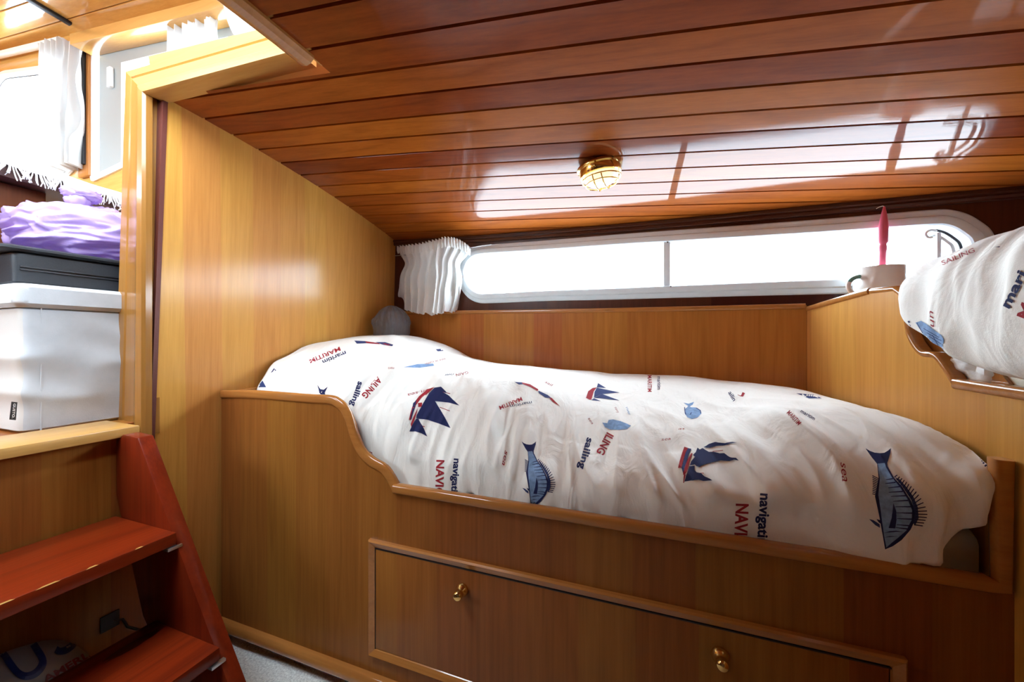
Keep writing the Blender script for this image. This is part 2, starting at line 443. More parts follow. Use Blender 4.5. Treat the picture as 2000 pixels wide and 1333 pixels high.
def inset(outline, o):
    n = len(outline); area = sum(outline[i][0]*outline[(i+1) % n][1] - outline[(i+1) % n][0]*outline[i][1] for i in range(n)); sg = 1 if area > 0 else -1; r = []
    for i in range(n):
        a, b = outline[i - 2], outline[(i + 2) % n]; tx, ty = b[0]-a[0], b[1]-a[1]; l = sqrt(tx*tx + ty*ty) or 1
        r.append((outline[i][0] - sg*ty/l*o, outline[i][1] + sg*tx/l*o))
    return r
hole = inset(WOUT, .018)
fw = lambda x, z, d=0: (x, Yw(x) - d, z)
mb = MB(); holed(mb, -1.45, 1.55, lambda x: FL, lambda x: cz(x, min(Yw(x), 1.95)) + .004, [hole], lambda x, z: fw(x, z))
struct(mb.build('wall_back', 'mahogany_side'))
mb = MB(); ring(mb, WOUT, [(0, -.001), (0, .004), (-.004, .007), (-.020, .009), (-.024, .016), (-.030, .018), (-.047, .018), (-.051, .014), (-.051, -.03), (-.02, -.03)], fw)
win = struct(mb.build('window_1', 'aluminium', sharp=25))
gin = inset(WOUT, .049)
def clipx(outl, xa, xb): return [(min(max(x, xa), xb), z) for x, z in outl]
xm0, xm1 = atW(1296, 500).x, atW(1309, 500).x
def span(o, x):
    zz = []
    for i in range(len(o)):
        (a, b), (c, d) = o[i], o[(i + 1) % len(o)]
        if min(a, c) <= x <= max(a, c): zz += [b, d] if abs(a - c) < 1e-7 else [b + (d - b) * (x - a) / (c - a)]
    return (min(zz), max(zz))
mb = MB(); lo_z = lambda x: span(gin, x)[0] - .004; hi_z = lambda x: span(gin, x)[1] + .004
z0, z1 = lo_z(xm0), hi_z(xm0)
mb.hexa([fw(xm0, z0, -.02), fw(xm1, z0, -.02), fw(xm1, z0, .012), fw(xm0, z0, .012), fw(xm0, z1, -.02), fw(xm1, z1, -.02), fw(xm1, z1, .012), fw(xm0, z1, .012)])
mb.bevel(.002).build('mullion', 'aluminium', win)
for s, (xa, xb, dd) in enumerate(((-9, xm0 + .004, -.012), (xm1 - .004, 9, -.020))):     # two panes
    mb = MB(); o = clipx(gin, xa, xb); xs = sorted({p[0] for p in o})
    up = [[], []]
    for x in xs[1:-1]:
        l_, h_ = span(o, x); up[0].append(fw(x, l_, dd)); up[1].append(fw(x, h_, dd))
    mb.rows(up); mb.build('pane', 'glass', win)
# black seal and the sliding pane's curved edge at the right end
def arc_of(o, xmin, zmin): return [(x, z) for x, z in inset(WOUT, o) if x > xmin and z > zmin]
mb = MB(); mb.sweep([fw(x, z, -.010) for x, z in arc_of(.060, .835, .235)], rsec(.008, .006, .002), up=(0, -1, 0)); mb.build('seal', 'rubber', win)
mb = MB(); mb.sweep([fw(x, z, -.006) for x, z in arc_of(.078, .82, .235)], rsec(.010, .006, .002), up=(0, -1, 0)); mb.build('sash_edge', 'white_frame', win)
mb = MB(); a, b = atW(1832, 455, -.004), atW(1832, 545, -.004)
mb.sweep([a, b], rsec(.011, .012, .002), up=(0, -1, 0)); mb.build('sash_stile', 'white_frame', win)
mb = MB(); c = atW(1817, 459, .004)                                    # scroll handle
mb.tube([c + Vector((.017*cos(t) * (1 - .10*t), 0, .017*sin(t) * (1 - .10*t))) for t in np.linspace(.6, 5.2, 26)], lambda t: .0045, 10)
mb.build('scroll_handle', 'white_frame', win)
for p in ((1304, 473.5), (1310, 560)):
    mb = MB(); mb.lathe([(.0, 0), (.0028, 0), (.0028, .0012), (.001, .002), (0, .002)], atW(*p, .0185), (0, -1, 0), 12); mb.build('screw', 'dark_metal', win)

# cornice between deckhead and hull side
mb = MB(); path = [(x, Yw(x) - .012, cz(x, Yw(x)) - .016) for x in np.linspace(-1.42, 1.5, 50)]
mb.sweep(path, [(-.012, .017), (.012, .017), (.0125, .006), (.006, .002), (.008, -.004), (.006, -.011), (.000, -.014), (-.012, -.014)])
struct(mb.build('trim_1', 'mahogany_dark', sharp=25))

# bulkhead on the left: berth bulkhead outboard, step riser and blank wall inboard
def bk(y, z): return (-1.43 + .028 * z, y, z)
top = [bk(y, cz(-1.43, y) + .004) for y in np.linspace(.735, 1.88, 24)]
mb = MB(); mb.prism([bk(.700, FL), bk(1.88, FL)] + list(reversed(top)), (-.030, 0, 0))
struct(mb.build('wall_left', 'teak_bulkhead'))
mb = MB(); mb.prism([(-1.4565, .690, FL), (-1.4565, .702, FL), (-1.4045, .733, .752), (-1.4045, .721, .757)], (-.036, 0, 0)); struct(mb.build('trim_2', 'red_edge'))
mb = MB(); mb.box((-1.465, HY1, FL), (-1.43, .690, -.276)); struct(mb.build('wall_step', 'teak_front'))
mb = MB(); mb.box((-1.465, -1.55, FL), (-1.43, HY1, .78)); struct(mb.build('wall_left_inboard', 'teak_front'))
mb = MB(); mb.box((-1.46, -1.56, FL), (2.0, -1.52, .9)); struct(mb.build('wall_front', 'mahogany_side'))
mb = MB(); mb.box((1.86, -1.55, FL), (1.9, 1.6, .9)); struct(mb.build('wall_right', 'mahogany_side'))
# sill at the top of the steps
mb = MB(); mb.hexa([(-1.52, HY1, -.276), (-1.40, HY1, -.276), (-1.40, .662, -.276), (-1.52, .640, -.276), (-1.52, HY1, -.239), (-1.40, HY1, -.250), (-1.40, .662, -.250), (-1.52, .640, -.239)])
struct(mb.bevel(.003).build('trim_3', 'oak_sill'))

# casing of the companionway: moulded post and beam mitred at the corner, facing inboard
CP = [(0, 0), (0, .012), (.004, .016), (.030, .016), (.034, .011), (.038, .011), (.042, .018), (.072, .018), (.080, .022), (.092, .027), (.108, .024), (.112, .016), (.112, 0)]
YC = .702
def cpt(px, py, d): return atY(px, py, YC - d)
mb = MB(); R = []
pin = [(318, 860), (312, 200)]; pou = [(234, 860), (257, 145)]
ein = [(297, 860), (298, 190), (596, 113.5)]; eou = [(233, 860), (257, 145), (541, 63)]
for (a, b) in zip(ein, eou):
    A, B = atY(*a, YC), atY(*b, YC); R.append([A + (B - A) * (1 - (.112 - o) / .112) + Vector((0, -d, 0)) for o, d in [(x, y) for x, y in reversed([(.112 - q, e) for q, e in CP])]])
g1 = R[:2]; g2 = R[1:]
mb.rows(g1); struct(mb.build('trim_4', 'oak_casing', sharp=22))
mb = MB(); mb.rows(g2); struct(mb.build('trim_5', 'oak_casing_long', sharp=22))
mb = MB(); mb.box((-1.56, YC, -.29), (-1.435, YC + .025, .80)); struct(mb.build('trim_6', 'oak_casing'))
A_, B_ = atY(298, 190, YC), atY(596, 113.5, YC)
mb = MB(); mb.hexa([tuple(A_), tuple(B_), (B_.x, YC + .034, B_.z), (A_.x, YC + .034, A_.z), (A_.x - .02, YC, A_.z + .13), (B_.x, YC, B_.z + .10), (B_.x, YC + .03, B_.z + .10), (A_.x - .02, YC + .03, A_.z + .13)])
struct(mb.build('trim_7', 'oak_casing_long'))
# quarter-round along the hatch's forward edge
mb = MB(); mb.sweep([(HX - .012, y, cz(HX, max(y, .5)) - .006 + (0 if y > .5 else .0)) for y in np.linspace(.668, HY1, 26)], [(-.022, .012), (.024, .012), (.024, -.003), (.015, -.010), (.002, -.013), (-.012, -.010), (-.022, -.002)])
struct(mb.build('trim_8', 'rail_wood', sharp=25))
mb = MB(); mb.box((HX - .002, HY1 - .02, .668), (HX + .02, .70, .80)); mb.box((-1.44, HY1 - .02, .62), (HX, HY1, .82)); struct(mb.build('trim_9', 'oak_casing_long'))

# =================================================================== MAIN BERTH
YB = .90
brt = thing('berth', (-.4, 1.2, FL), 'wooden built-in berth below the long window, with curved front board and drawer', 'bed')
def by(px, py, y=YB): return atY(px, py, y)
SC = [(640, 782), (655, 788), (668, 800), (678, 820), (686, 846), (694, 868), (706, 889), (724, 905), (745, 917), (757, 932), (766, 948), (771, 958)]
spath = [Vector((-1.43, YB, -.193))] + [by(500, 772), by(600, 780)] + [by(*p) for p in SC]
top = [(p.x, p.z - .004) for p in spath]
zr = -.437
front = [(-1.43, FL + .045)] + [(Xp(YB), FL + .045), (Xp(YB), zr)] + [(x, z) for x, z in reversed(top)]
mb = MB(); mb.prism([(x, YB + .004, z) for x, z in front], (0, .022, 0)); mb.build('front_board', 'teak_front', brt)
pr = catmull([tuple(p) for p in spath], 60)
mb = MB(); mb.sweep([Vector(p) + Vector((0, .010, 0)) for p in pr], rsec(.030, .020, .008), up=(0, 1, 0) if False else (0, -1, 0)); mb.build('rail', 'rail_wood', brt)
xr0 = by(769, 955).x; xe = Xp(YB) - .016
mb = MB(); mb.sweep([(xr0, YB + .006, zr + .009), (xe - .02, YB + .006, zr + .009), (xe, YB + .006, zr + .009), (xe, YB + .006, -.207)], rsec(.027, .026, .008), up=(0, -1, 0)); mb.build('rail', 'rail_wood', brt)
mb = MB(); mb.sweep([(-1.425, .915, -.190), (-1.425, 1.0, -.188), (-1.42, 1.4, -.19)], rsec(.016, .014, .005)); mb.build('end_rail', 'rail_wood', brt)
# rounded skirting; shade of the toe recess put into the back panel's colour
mb = MB(); mb.sweep([(-1.43, YB - .004, -1.003), (Xp(YB), YB - .004, -1.003)], [(-.016, .018), (.008, .018), (.012, .014), (.016, .004), (.016, -.008), (.010, -.017), (-.016, -.018)]); mb.build('skirting', 'rail_wood', brt)
mb = MB(); mb.box((-1.43, 1.30, FL), (Xp(1.3), 1.32, -.99)); mb.build('dark_recess_back', 'void_shade', brt)
mb = MB(); mb.box((-1.42, YB + .03, -.64), (Xp(.93) - .02, 1.70, -.62)); mb.build('bunk_board', 'teak_front', brt)
# drawer with moulded frame
dx0, dx1, dz0, dz1 = -.774, .449, -.928, -.588
fr = [(dx0, dz0), (dx1, dz0), (dx1, dz1), (dx0, dz1)]
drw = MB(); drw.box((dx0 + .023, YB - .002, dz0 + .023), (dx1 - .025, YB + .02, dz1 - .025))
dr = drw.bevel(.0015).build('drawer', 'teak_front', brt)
mb = MB(); prof = [(0, 0), (0, .010), (-.004, .014), (-.020, .007), (-.0225, .003), (-.0225, -.004)]
def fy(x, z, d): return (x, YB + .004 - d, z)
rows = []
for o, d in prof: rows.append([fy(dx0 - o, dz0 - o, d), fy(dx1 + o, dz0 - o, d), fy(dx1 + o, dz1 + o, d), fy(dx0 - o, dz1 + o, d)])
mb.rows(rows, True); mb.build('drawer_frame', 'rail_wood', brt, sharp=20)
mb = MB(); g = .0018
for a in ((dx0 + .021, dz0 + .021, dx0 + .0235, dz1 - .021), (dx0 + .021, dz1 - .0262, dx1 - .021, dz1 - .0235)):
    mb.box((a[0], YB - .0022, a[1]), (a[2], YB + .006, a[3]))
mb.build('drawer_gap', 'groove', brt)
for px, py, lb in ((904, 1151, 'polished brass drawer knob'), (1406, 1278, 'brass drawer knob in shadow')):
    o = by(px, py, YB - .002)
    mb = MB(); mb.lathe([(0, 0), (.0165, 0), (.0178, .003), (.0170, .008), (.0140, .013), (.0112, .018), (.0104, .021), (.0118, .024), (.0128, .029), (.0118, .034), (.0080, .0375), (0, .039)], o, (0, -1, 0), 32)
    tag(mb.build('knob', 'brass', dr, sharp=50), lb)
# back panel with cap rail
def yp(x): return Yw(x) - .022
def ledge(x): return .126 - .021 * (x - .53)
mb = MB(); R = []
for x in np.linspace(-1.425, Xp(1.6) - .002, 40):
    R.append([(x, yp(x) - .0, -.6), (x, yp(x), ledge(x)), (x, yp(x) + .016, ledge(x)), (x, yp(x) + .016, -.6)])
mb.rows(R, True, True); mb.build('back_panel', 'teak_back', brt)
mb = MB(); mb.sweep([(x, yp(x) + .006, ledge(x) - .004) for x in np.linspace(-1.425, Xp(1.6) - .004, 40)], rsec(.030, .020, .007)); mb.build('cap_rail', 'rail_wood', brt)

# mattress
def loft(mb, secs, caps=True): mb.rows(secs, True, caps)
mb = MB(); sec = rsec(1, 1, .12, 5); R = []
for x in (-1.40, -1.39, -.5, .2, .30, .38, .46, .52, .575):
    yf = float(np.interp(x, [.30, .46], [1.03, .950])); yb = min(Yw(x) - .05, 1.80); cyy, w = (yf + yb) / 2, yb - yf; th = float(np.interp(x, [.30, .46], [.20, .27]))
    R.append([(x + (Xp(cyy + a * w) - .588) * max(0, (x - .2) / .375) , cyy + a * w, -.62 + (b + .5) * th) for a, b in sec])
loft(mb, R)
mt = tag(mb.build('mattress', 'mattress_cream'), 'cream mattress under the printed duvet on the long berth', 'mattress')

# ------------------------------------------------------------------ duvet on the main berth
ST = [-1.42, -1.2, -1.0, -.85, -.68, -.4, -.1, .15, .35, .47, .53, .575]
PF = [
 [(.02,1.83),(.02,1.57),(-.016,1.31),(-.054,1.18),(-.103,1.086),(-.165,1.03),(-.22,1.02)],
 [(.005,1.82),(.022,1.55),(.002,1.30),(-.058,1.13),(-.115,1.02),(-.165,.955),(-.215,.94)],
 [(-.04,1.80),(-.028,1.52),(-.05,1.28),(-.09,1.12),(-.15,1.00),(-.20,.94),(-.25,.93)],
 [(-.095,1.80),(-.075,1.50),(-.08,1.27),(-.115,1.12),(-.19,1.00),(-.28,.93),(-.36,.925)],
 [(-.124,1.79),(-.105,1.48),(-.11,1.26),(-.145,1.12),(-.235,1.0),(-.355,.93),(-.45,.92)],
 [(-.137,1.75),(-.13,1.47),(-.15,1.25),(-.20,1.12),(-.285,1.0),(-.385,.925),(-.45,.916)],
 [(-.148,1.71),(-.17,1.45),(-.215,1.25),(-.268,1.11),(-.325,1.0),(-.395,.922),(-.45,.914)],
 [(-.153,1.66),(-.18,1.42),(-.222,1.25),(-.255,1.10),(-.305,.99),(-.38,.914),(-.437,.906)],
 [(-.160,1.61),(-.165,1.40),(-.172,1.22),(-.192,1.07),(-.25,.96),(-.345,.892),(-.422,.893)],
 [(-.172,1.58),(-.165,1.38),(-.165,1.20),(-.182,1.05),(-.235,.945),(-.31,.890),(-.402,.892)],
 [(-.18,1.565),(-.175,1.36),(-.178,1.19),(-.190,1.03),(-.23,.94),(-.262,.900),(-.328,.908)],
 [(-.19,1.55),(-.185,1.35),(-.19,1.18),(-.20,1.03),(-.225,.95),(-.240,.915),(-.255,.922)]]
def hermite(xs, ys, x):
    xs = np.array(xs); ys = np.array(ys); n = len(xs)
    d = np.diff(ys, axis=0) / np.diff(xs)[:, None]; m = np.zeros_like(ys); m[0] = d[0]; m[-1] = d[-1]
    for i in range(1, n - 1):
        same = (d[i-1] * d[i]) > 0; hm = 2 * d[i-1] * d[i] / np.where(np.abs(d[i-1] + d[i]) < 1e-9, 1, d[i-1] + d[i]); m[i] = np.where(same, hm, 0)
    i = min(max(int(np.searchsorted(xs, x) - 1), 0), n - 2); h = xs[i+1] - xs[i]; t = (x - xs[i]) / h
    return ((2*t**3-3*t*t+1)*ys[i] + (t**3-2*t*t+t)*h*m[i] + (-2*t**3+3*t*t)*ys[i+1] + (t**3-t*t)*h*m[i+1])
for _p in PF[2:10]:
    _z, _y = _p[6]; _p[6] = (max(_z, -.426) if _z < -.36 else _z, _y + .006); _z, _y = _p[5]; _p[5] = (_z + .010, _y + .002)
PFA = np.array([[(y, z) for z, y in p] for p in PF]).reshape(len(PF), -1)
def nz(x, y, z=0): return noise.noise(Vector((x, y, z)))
def fold(x, y, s): return (1 - abs(nz(x, y, s)) * 2.0)
def crease(x, y, s): return 1 - min(1.35, abs(nz(x, y, s)) * 4.2)
NU, NV = 430, 190
grid = np.zeros((NU, NV, 3))
for i in range(NU):
    x = ST[0] + (ST[-1] - ST[0]) * i / (NU - 1)
    nd = hermite(ST, PFA, x).reshape(-1, 2)
    yb = min(Yw(x) - .034, 1.84)
    k = [(yb, nd[0][1] - .13), (yb - .004, nd[0][1] - .035), (yb - .05, nd[0][1] + .004)] + [tuple(q) for q in nd[1:]] + [(nd[-1][0] + .012, nd[-1][1] - .012), (nd[-1][0] + .07, nd[-1][1] - .01)]
    pl = np.array(catmull(k, 400)); L = np.r_[0, np.cumsum(np.linalg.norm(np.diff(pl, axis=0), axis=1))]
    sv = np.linspace(0, L[-1], NV)
    grid[i, :, 0] = x; grid[i, :, 1] = np.interp(sv, L, pl[:, 0]); grid[i, :, 2] = np.interp(sv, L, pl[:, 1])
w = np.clip((grid[:, :, 0] - .25) / .325, 0, 1) ** 1.5
grid[:, :, 0] += (.596 - .087 * (grid[:, :, 1] - .9) - .014 - .575) * w
du = np.gradient(grid, axis=0); dv = np.gradient(grid, axis=1); nrm = np.cross(du, dv); nrm /= np.linalg.norm(nrm, axis=2, keepdims=True)
if nrm[NU // 2, NV // 3, 2] < 0: nrm = -nrm
def wrinkle(x, y, z, t):
    fr = min(max((1.22 - y) / .16, 0), 1)                         # front face
    sd = (y + z) * 1.0
    wx = x + .05 * nz(x * 4, y * 4, 3) + .18 * (y - .95)
    a = crease(wx * 8.5, z * 2.4 + y, 1.0); b = crease(wx * 19, z * 4.5, 7.0); c = fold(wx * 30 + 9, z * 9, 3.0)
    bot = min(max((-.24 - z) / .2, 0), 1) if y < 1.05 else 0
    d = fr * (.0140 * a + .0085 * b * (.7 + bot) + .0055 * sin(2 * pi * (wx * 8.2 + .7 * nz(x * 3, z * 2, 6))) * (.5 + .5 * nz(x * 2.1, 4, 4)) + .004 + .0045 * c * (.25 + bot * 1.2) - .008)
    top = 1 - fr
    d += top * (.007 * nz(x * 5, y * 5, 5) + .0050 * fold(x * 9 + y * 7, y * 4 - x * 3, 2.0) * (.4 + .6 * min(1, max(0, nz(x*2.2, y*2.2, 9) + .3))))
    cre = math.exp(-((y - 1.17) / .10) ** 2)                       # puckers along the crest
    d += cre * .0085 * fold(wx * 19, y * 9, 11.0) * min(1, max(0, .4 + nz(x * 3, 2, 1)))
    # gathered fold where the pillow end slumps
    q = (x + .83) * .80 + (y - 1.10) * .60
    d += .013 * math.exp(-(q / .045) ** 2) * (1 if y < 1.45 else math.exp(-((y - 1.45) / .1) ** 2)) - .012 * math.exp(-((q - .08) / .05) ** 2) * math.exp(-((y - 1.15) / .25) ** 2)
    return d * min(1, t * 9) * min(1, (1 - t) * 30 + .15)
for i in range(NU):
    for j in range(NV):
        x, y, z = grid[i, j]; grid[i, j] += nrm[i, j] * wrinkle(x, y, z, j / (NV - 1))
grid[:, :, 0] = np.clip(grid[:, :, 0], -1.412, .574)
_x, _z = grid[:, :, 0], grid[:, :, 2]                                  # the hem rests along the rail
_mn = np.interp(_x, [-1.42, -.70, -.62, .30, .37, .45, .54], [.938, .938, .926, .924, .903, .896, .908])
_mn = _mn - .05 * np.clip((_z + .36) / .12, 0, 1) * (_x > -.66)
_d = (grid[:, :, 1] - _mn) / .010
grid[:, :, 2] = np.where((_x > -.6) & (grid[:, :, 1] < .935) & (_z < -.41), -.41 - .014 * np.tanh((-.41 - _z) / .014), _z)
grid[:, :, 1] = _mn + .010 * np.where(_d > 20, _d, np.log1p(np.exp(np.minimum(_d, 20))))

def text_tris(txt, bold=0, shear=0):
    c = bpy.data.curves.new('t', 'FONT'); c.body = txt; c.size = 1; c.offset = bold; c.shear = shear; c.resolution_u = 3; c.fill_mode = 'FRONT'
    o = bpy.data.objects.new('t', c); COL.objects.link(o); bpy.context.view_layer.update()
    me = bpy.data.meshes.new_from_object(o.evaluated_get(bpy.context.evaluated_depsgraph_get()))
    me.calc_loop_triangles()
    V = [(v.co.x, v.co.y) for v in me.vertices]; T = [tuple(t.vertices) for t in me.loop_triangles]
    bpy.data.objects.remove(o); bpy.data.curves.remove(c); bpy.data.meshes.remove(me)
    xs = [v[0] for v in V]; x0 = min(xs); w = max(xs) - x0
    return [((a - x0) / w, b) for a, b in V], T
class Printer:                       # prints flat artwork onto a cloth surface as thin faces of that cloth
    def __init__(s, mb, lift=.0008, maxe=4.0):
        s.mb = mb; s.lift = lift; s.maxe = maxe; mb.bm.normal_update(); s.tree = BVHTree.FromBMesh(mb.bm); s.q = []; s.n = 0
    def tris(s, P, T, mi):
        P = list(P); T = list(T); cache = {}; lift = s.lift + s.n * 3.5e-4
        k = 0
        while k < len(T):
            a, b, c = T[k]; e = [(a, b, c), (b, c, a), (c, a, b)]
            l = [sqrt((P[i][0]-P[j][0])**2 + (P[i][1]-P[j][1])**2) for i, j, _ in e]; m = max(range(3), key=lambda i: l[i])
            if l[m] > s.maxe:
                i, j, o = e[m]; key = (min(i, j), max(i, j))
                if key not in cache: P.append(((P[i][0]+P[j][0])/2, (P[i][1]+P[j][1])/2)); cache[key] = len(P) - 1
                n = cache[key]; T[k] = (i, n, o); T.append((n, j, o))
            else: k += 1
        hit = []
        for p in P:
            d = ray(*p); r = s.tree.ray_cast(Vector((0, 0, 0)), d.normalized())
            if r[0] is None: hit.append(None)
            else:
                nn = r[1] if r[1].dot(d) < 0 else -r[1]; hit.append((r[0] + nn * lift, r[3]))
        for t in T:
            h = [hit[i] for i in t]
            if any(x is None for x in h): continue
            if max(x[1] for x in h) - min(x[1] for x in h) > .05: continue
            s.q.append(([x[0] for x in h], mi))
    def poly(s, pts, mi, tf=None):
        if tf: pts = [tf(*p) for p in pts]
        T = tessellate_polygon([[Vector((p[0], p[1], 0)) for p in pts]]); s.tris(pts, T, mi)
    def text(s, txt, p0, p1, h, mi, bold=0.015, shear=0, flip=False):     # baseline from p0 to p1, cap height h px
        V, T = text_tris(txt, bold, shear); ax = Vector((p1[0]-p0[0], p1[1]-p0[1])); n = ax.normalized(); up = Vector((n.y, -n.x))
        s.tris([(p0[0] + ax.x*a + up.x*h*b/.7, p0[1] + ax.y*a + up.y*h*b/.7) for a, b in V], T, mi)
    def stroke(s, pts, w, mi):
        L, R = [], []
        for i, p in enumerate(pts):
            a, b = pts[max(0, i-1)], pts[min(len(pts)-1, i+1)]; tx, ty = b[0]-a[0], b[1]-a[1]; l = sqrt(tx*tx+ty*ty) or 1
            L.append((p[0]-ty/l*w/2, p[1]+tx/l*w/2)); R.append((p[0]+ty/l*w/2, p[1]-tx/l*w/2))
        P = L + R; n = len(L); T = []
        for i in range(n-1): T += [(i, i+1, n+i+1), (i, n+i+1, n+i)]
        s.tris(P, T, mi)
    def done(s):
        bm = s.mb.bm
        for pts, mi in s.q:
            f = bm.faces.new([bm.verts.new(p) for p in pts]); f.material_index = mi; f.smooth = True
NAVY, RED, BLUE, SLATE = 1, 2, 3, 4
PRN = ['bedding', 'print_navy', 'print_red', 'print_blue', 'print_slate']
def cropper(x0, y0, k): return lambda x, y: (x0 + x / k, y0 + y / k)
def fish(P, tf):
    dorsal = [(625,420),(640,400),(668,412),(690,435),(720,460),(760,490),(800,520),(840,580),(885,620),(920,660),(945,720),(970,775),(980,850),(972,930),(930,968),(870,985),(810,960),(840,820),(790,660),(700,520)]
    P.poly([(295,95),(345,125),(400,145),(455,152),(505,148),(545,125),(582,95),(575,150),(555,210),(540,262),(545,300),(620,430),(700,520),(790,660),(850,790),(850,900),(800,1010),(700,1130),(600,1200),(512,1237),(485,1080),(450,880),(400,640),(440,430),(425,275),(365,200)], NAVY, tf)
    P.n = 1
    P.poly([(432,270),(515,264),(530,310),(600,430),(690,540),(770,670),(815,790),(810,900),(750,1020),(650,1110),(580,1165),(525,1215),(500,1080),(470,860),(438,620),(455,440),(440,350)], BLUE, tf)
    P.n = 2
    for a, b, y0, y1 in ((525,610,455,440),(515,640,498,482),(550,690,545,530),(555,720,596,585),(580,755,642,632),(605,785,697,683),(630,815,758,752),(640,815,822,822),(645,815,885,890),(640,790,952,965),(630,760,985,1000)):
        P.poly([(a, y0-3), (b, y1-8), (b, y1+8), (a, y0+3)], NAVY, tf)
    P.poly([(610,715),(640,800),(640,900),(625,995),(550,990),(585,880),(600,800)], NAVY, tf)
    P.poly([(495,1050),(560,1025),(640,1020),(720,1035),(640,1033),(560,1040)], NAVY, tf)
    P.poly([(500,1100),(560,1085),(670,1085),(560,1095)], NAVY, tf)
    n = 19; P.n = 1
    for i in range(n):                                                 # spiny fins
        t = i / (n - 1); b0 = catmull([(625,425),(730,560),(820,690),(855,820),(835,955)], n)[i]; e = catmull([(650,400),(770,490),(890,620),(985,820),(935,968)], n)[i]
        P.stroke([tf(*b0), tf(*((b0 + e) / 2)), tf(*e)], 1.9 * tf.k, NAVY)
    P.n = 0
    P.poly([tuple(p) for p in dorsal[:1]] + [(680,450),(750,530),(830,640),(880,760),(890,880),(850,965),(830,940),(850,820),(810,680),(720,540)], SLATE, tf)
    for i in range(11):
        t = i / 10; P.stroke([tf(440 - 35*t, 440 + 180*t), tf(375 - 10*abs(t-.5), 405 + 205*t)], 1.6 * tf.k, NAVY)
    P.poly([(330,892),(380,905),(450,950),(455,992),(400,960)], SLATE, tf); P.poly([(415,893),(455,905),(462,945),(440,930)], NAVY, tf); P.n = 0
def boat(P, A, B, sails, hull, hull2, deckw, masts, tf):
    P.poly(hull, RED, tf); P.poly(hull2, NAVY, tf)
    for q in deckw: P.poly(q, RED, tf)
    for q in sails: P.poly(q, NAVY, tf)
    for a, b in masts: P.stroke([tf(*a), tf(*b)], 1.2, RED)

mb = MB(); mb.rows([[tuple(p) for p in grid[i]] for i in range(NU)])
P = Printer(mb)
tf = cropper(1640, 860, 5.795); tf.k = 1.0; fish(P, tf)
def tfB(x, y): return (980 + (430 + (x - 437) * .70 - (y - 95) * .0 + 28) / 8.33, 840 + (180 + (y - 95) * .968) / 8.33) if False else (1032.5 + (x - 437 - (y - 95) * .02 ) * .098, 863 + (y - 95) * .1135)
tfB.k = .75; fish(P, tfB)
# large ketch on the slumped end
tf = cropper(760, 720, 5.125)
P.poly([(198,515),(215,440),(245,350),(300,280),(385,210),(455,188),(400,235),(330,290),(270,370),(238,450),(215,520)], RED, tf)
P.n = 1; P.poly([(240,350),(275,320),(265,380),(240,450),(220,515),(210,515),(230,430)], NAVY, tf)
for q in ([(270,500),(275,470),(330,370),(400,250),(460,330),(540,460),(617,600),(500,555),(380,515),(290,505)], [(400,250),(455,195),(520,185),(560,225),(580,250),(530,235),(600,275),(650,325),(705,375),(600,345),(460,330)], [(203,633),(235,560),(270,505),(290,505),(320,555),(350,610),(382,685),(320,650),(260,632)]): P.poly(q, NAVY, tf)
P.n = 2
for q in ([(215,560),(238,500),(262,445),(285,400),(278,440),(250,520),(222,590)], [(290,350),(330,345),(325,385),(290,390)], [(380,235),(450,190),(400,240),(360,275)]): P.poly(q, RED, tf)
P.n = 0
for a, b in (((505,390),(608,428)), ((530,235),(612,255)), ((300,570),(355,585))): P.stroke([tf(*a), tf(*b)], 1.2, RED)
# ketch on the right of the front face
tf = cropper(1300, 840, 11.106)
P.poly([(410,370),(490,400),(440,500),(400,620),(370,740),(340,830),(275,830),(300,700),(350,540)], RED, tf)
P.n = 1; P.poly([(490,405),(560,420),(500,560),(450,720),(410,830),(390,960),(360,860),(345,830),(375,740),(405,620),(440,500)], SLATE, tf)
P.n = 2; P.poly([(560,520),(590,520),(520,700),(480,860),(430,980),(385,980),(410,840),(460,700)], RED, tf)
P.n = 3
for q in ([(690,400),(740,440),(800,410),(860,450),(930,490),(1050,490),(1180,520),(1280,515),(1370,580),(1430,605),(1540,610),(1605,670),(1500,650),(1390,690),(1200,675),(1000,720),(830,770),(740,815),(680,800),(640,760),(530,790),(560,700),(640,600),(600,560),(650,500)], [(820,390),(940,320),(1080,275),(1200,285),(1300,295),(1450,275),(1555,285),(1420,305),(1300,340),(1100,360),(950,400)], [(420,1130),(470,950),(520,800),(640,790),(640,880),(680,930),(780,950),(850,1020),(950,1070),(1010,1110),(830,1120),(720,1095),(560,1105)]): P.poly(q, NAVY, tf)
P.n = 0; P.poly([(400,980),(440,975),(405,1150),(385,1160)], RED, tf)
for a, b in (((740,945),(830,945)), ((1020,475),(1250,450))): P.stroke([tf(*a), tf(*b)], 1.2, RED)
# small ketch, lighthouse-striped buoy, shell and little fish on the sunlit top
tf = cropper(960, 710, 4.0)
P.poly([(738,272),(755,220),(790,195),(822,190),(800,220),(780,285),(765,285)], RED, tf)
for q in ([(832,157),(895,195),(822,190)], [(822,192),(1000,230),(865,242),(800,270),(805,225)], [(800,272),(865,242),(1000,293),(850,275)], [(780,290),(800,275),(855,298)]): P.poly(q, SLATE, tf)
for q, mi in (([(180,148),(235,150),(245,165),(215,168)], SLATE), ([(235,150),(300,165),(365,205),(360,218),(300,185),(245,165)], RED), ([(365,215),(440,250),(470,275),(420,270),(370,235)], SLATE), ([(440,262),(470,272),(535,338),(480,305)], RED)): P.poly(q, mi, tf)
P.poly([(865,465),(905,470),(915,445),(950,440),(1010,455),(1060,475),(1090,490),(1060,515),(1000,522),(930,520),(885,500)], BLUE, tf)
P.poly([(1500,310),(1540,318),(1582,303),(1572,325),(1550,338),(1556,345),(1600,348),(1635,370),(1640,395),(1610,425),(1565,437),(1530,425),(1510,395),(1508,360),(1530,345),(1535,335)], BLUE, tf)
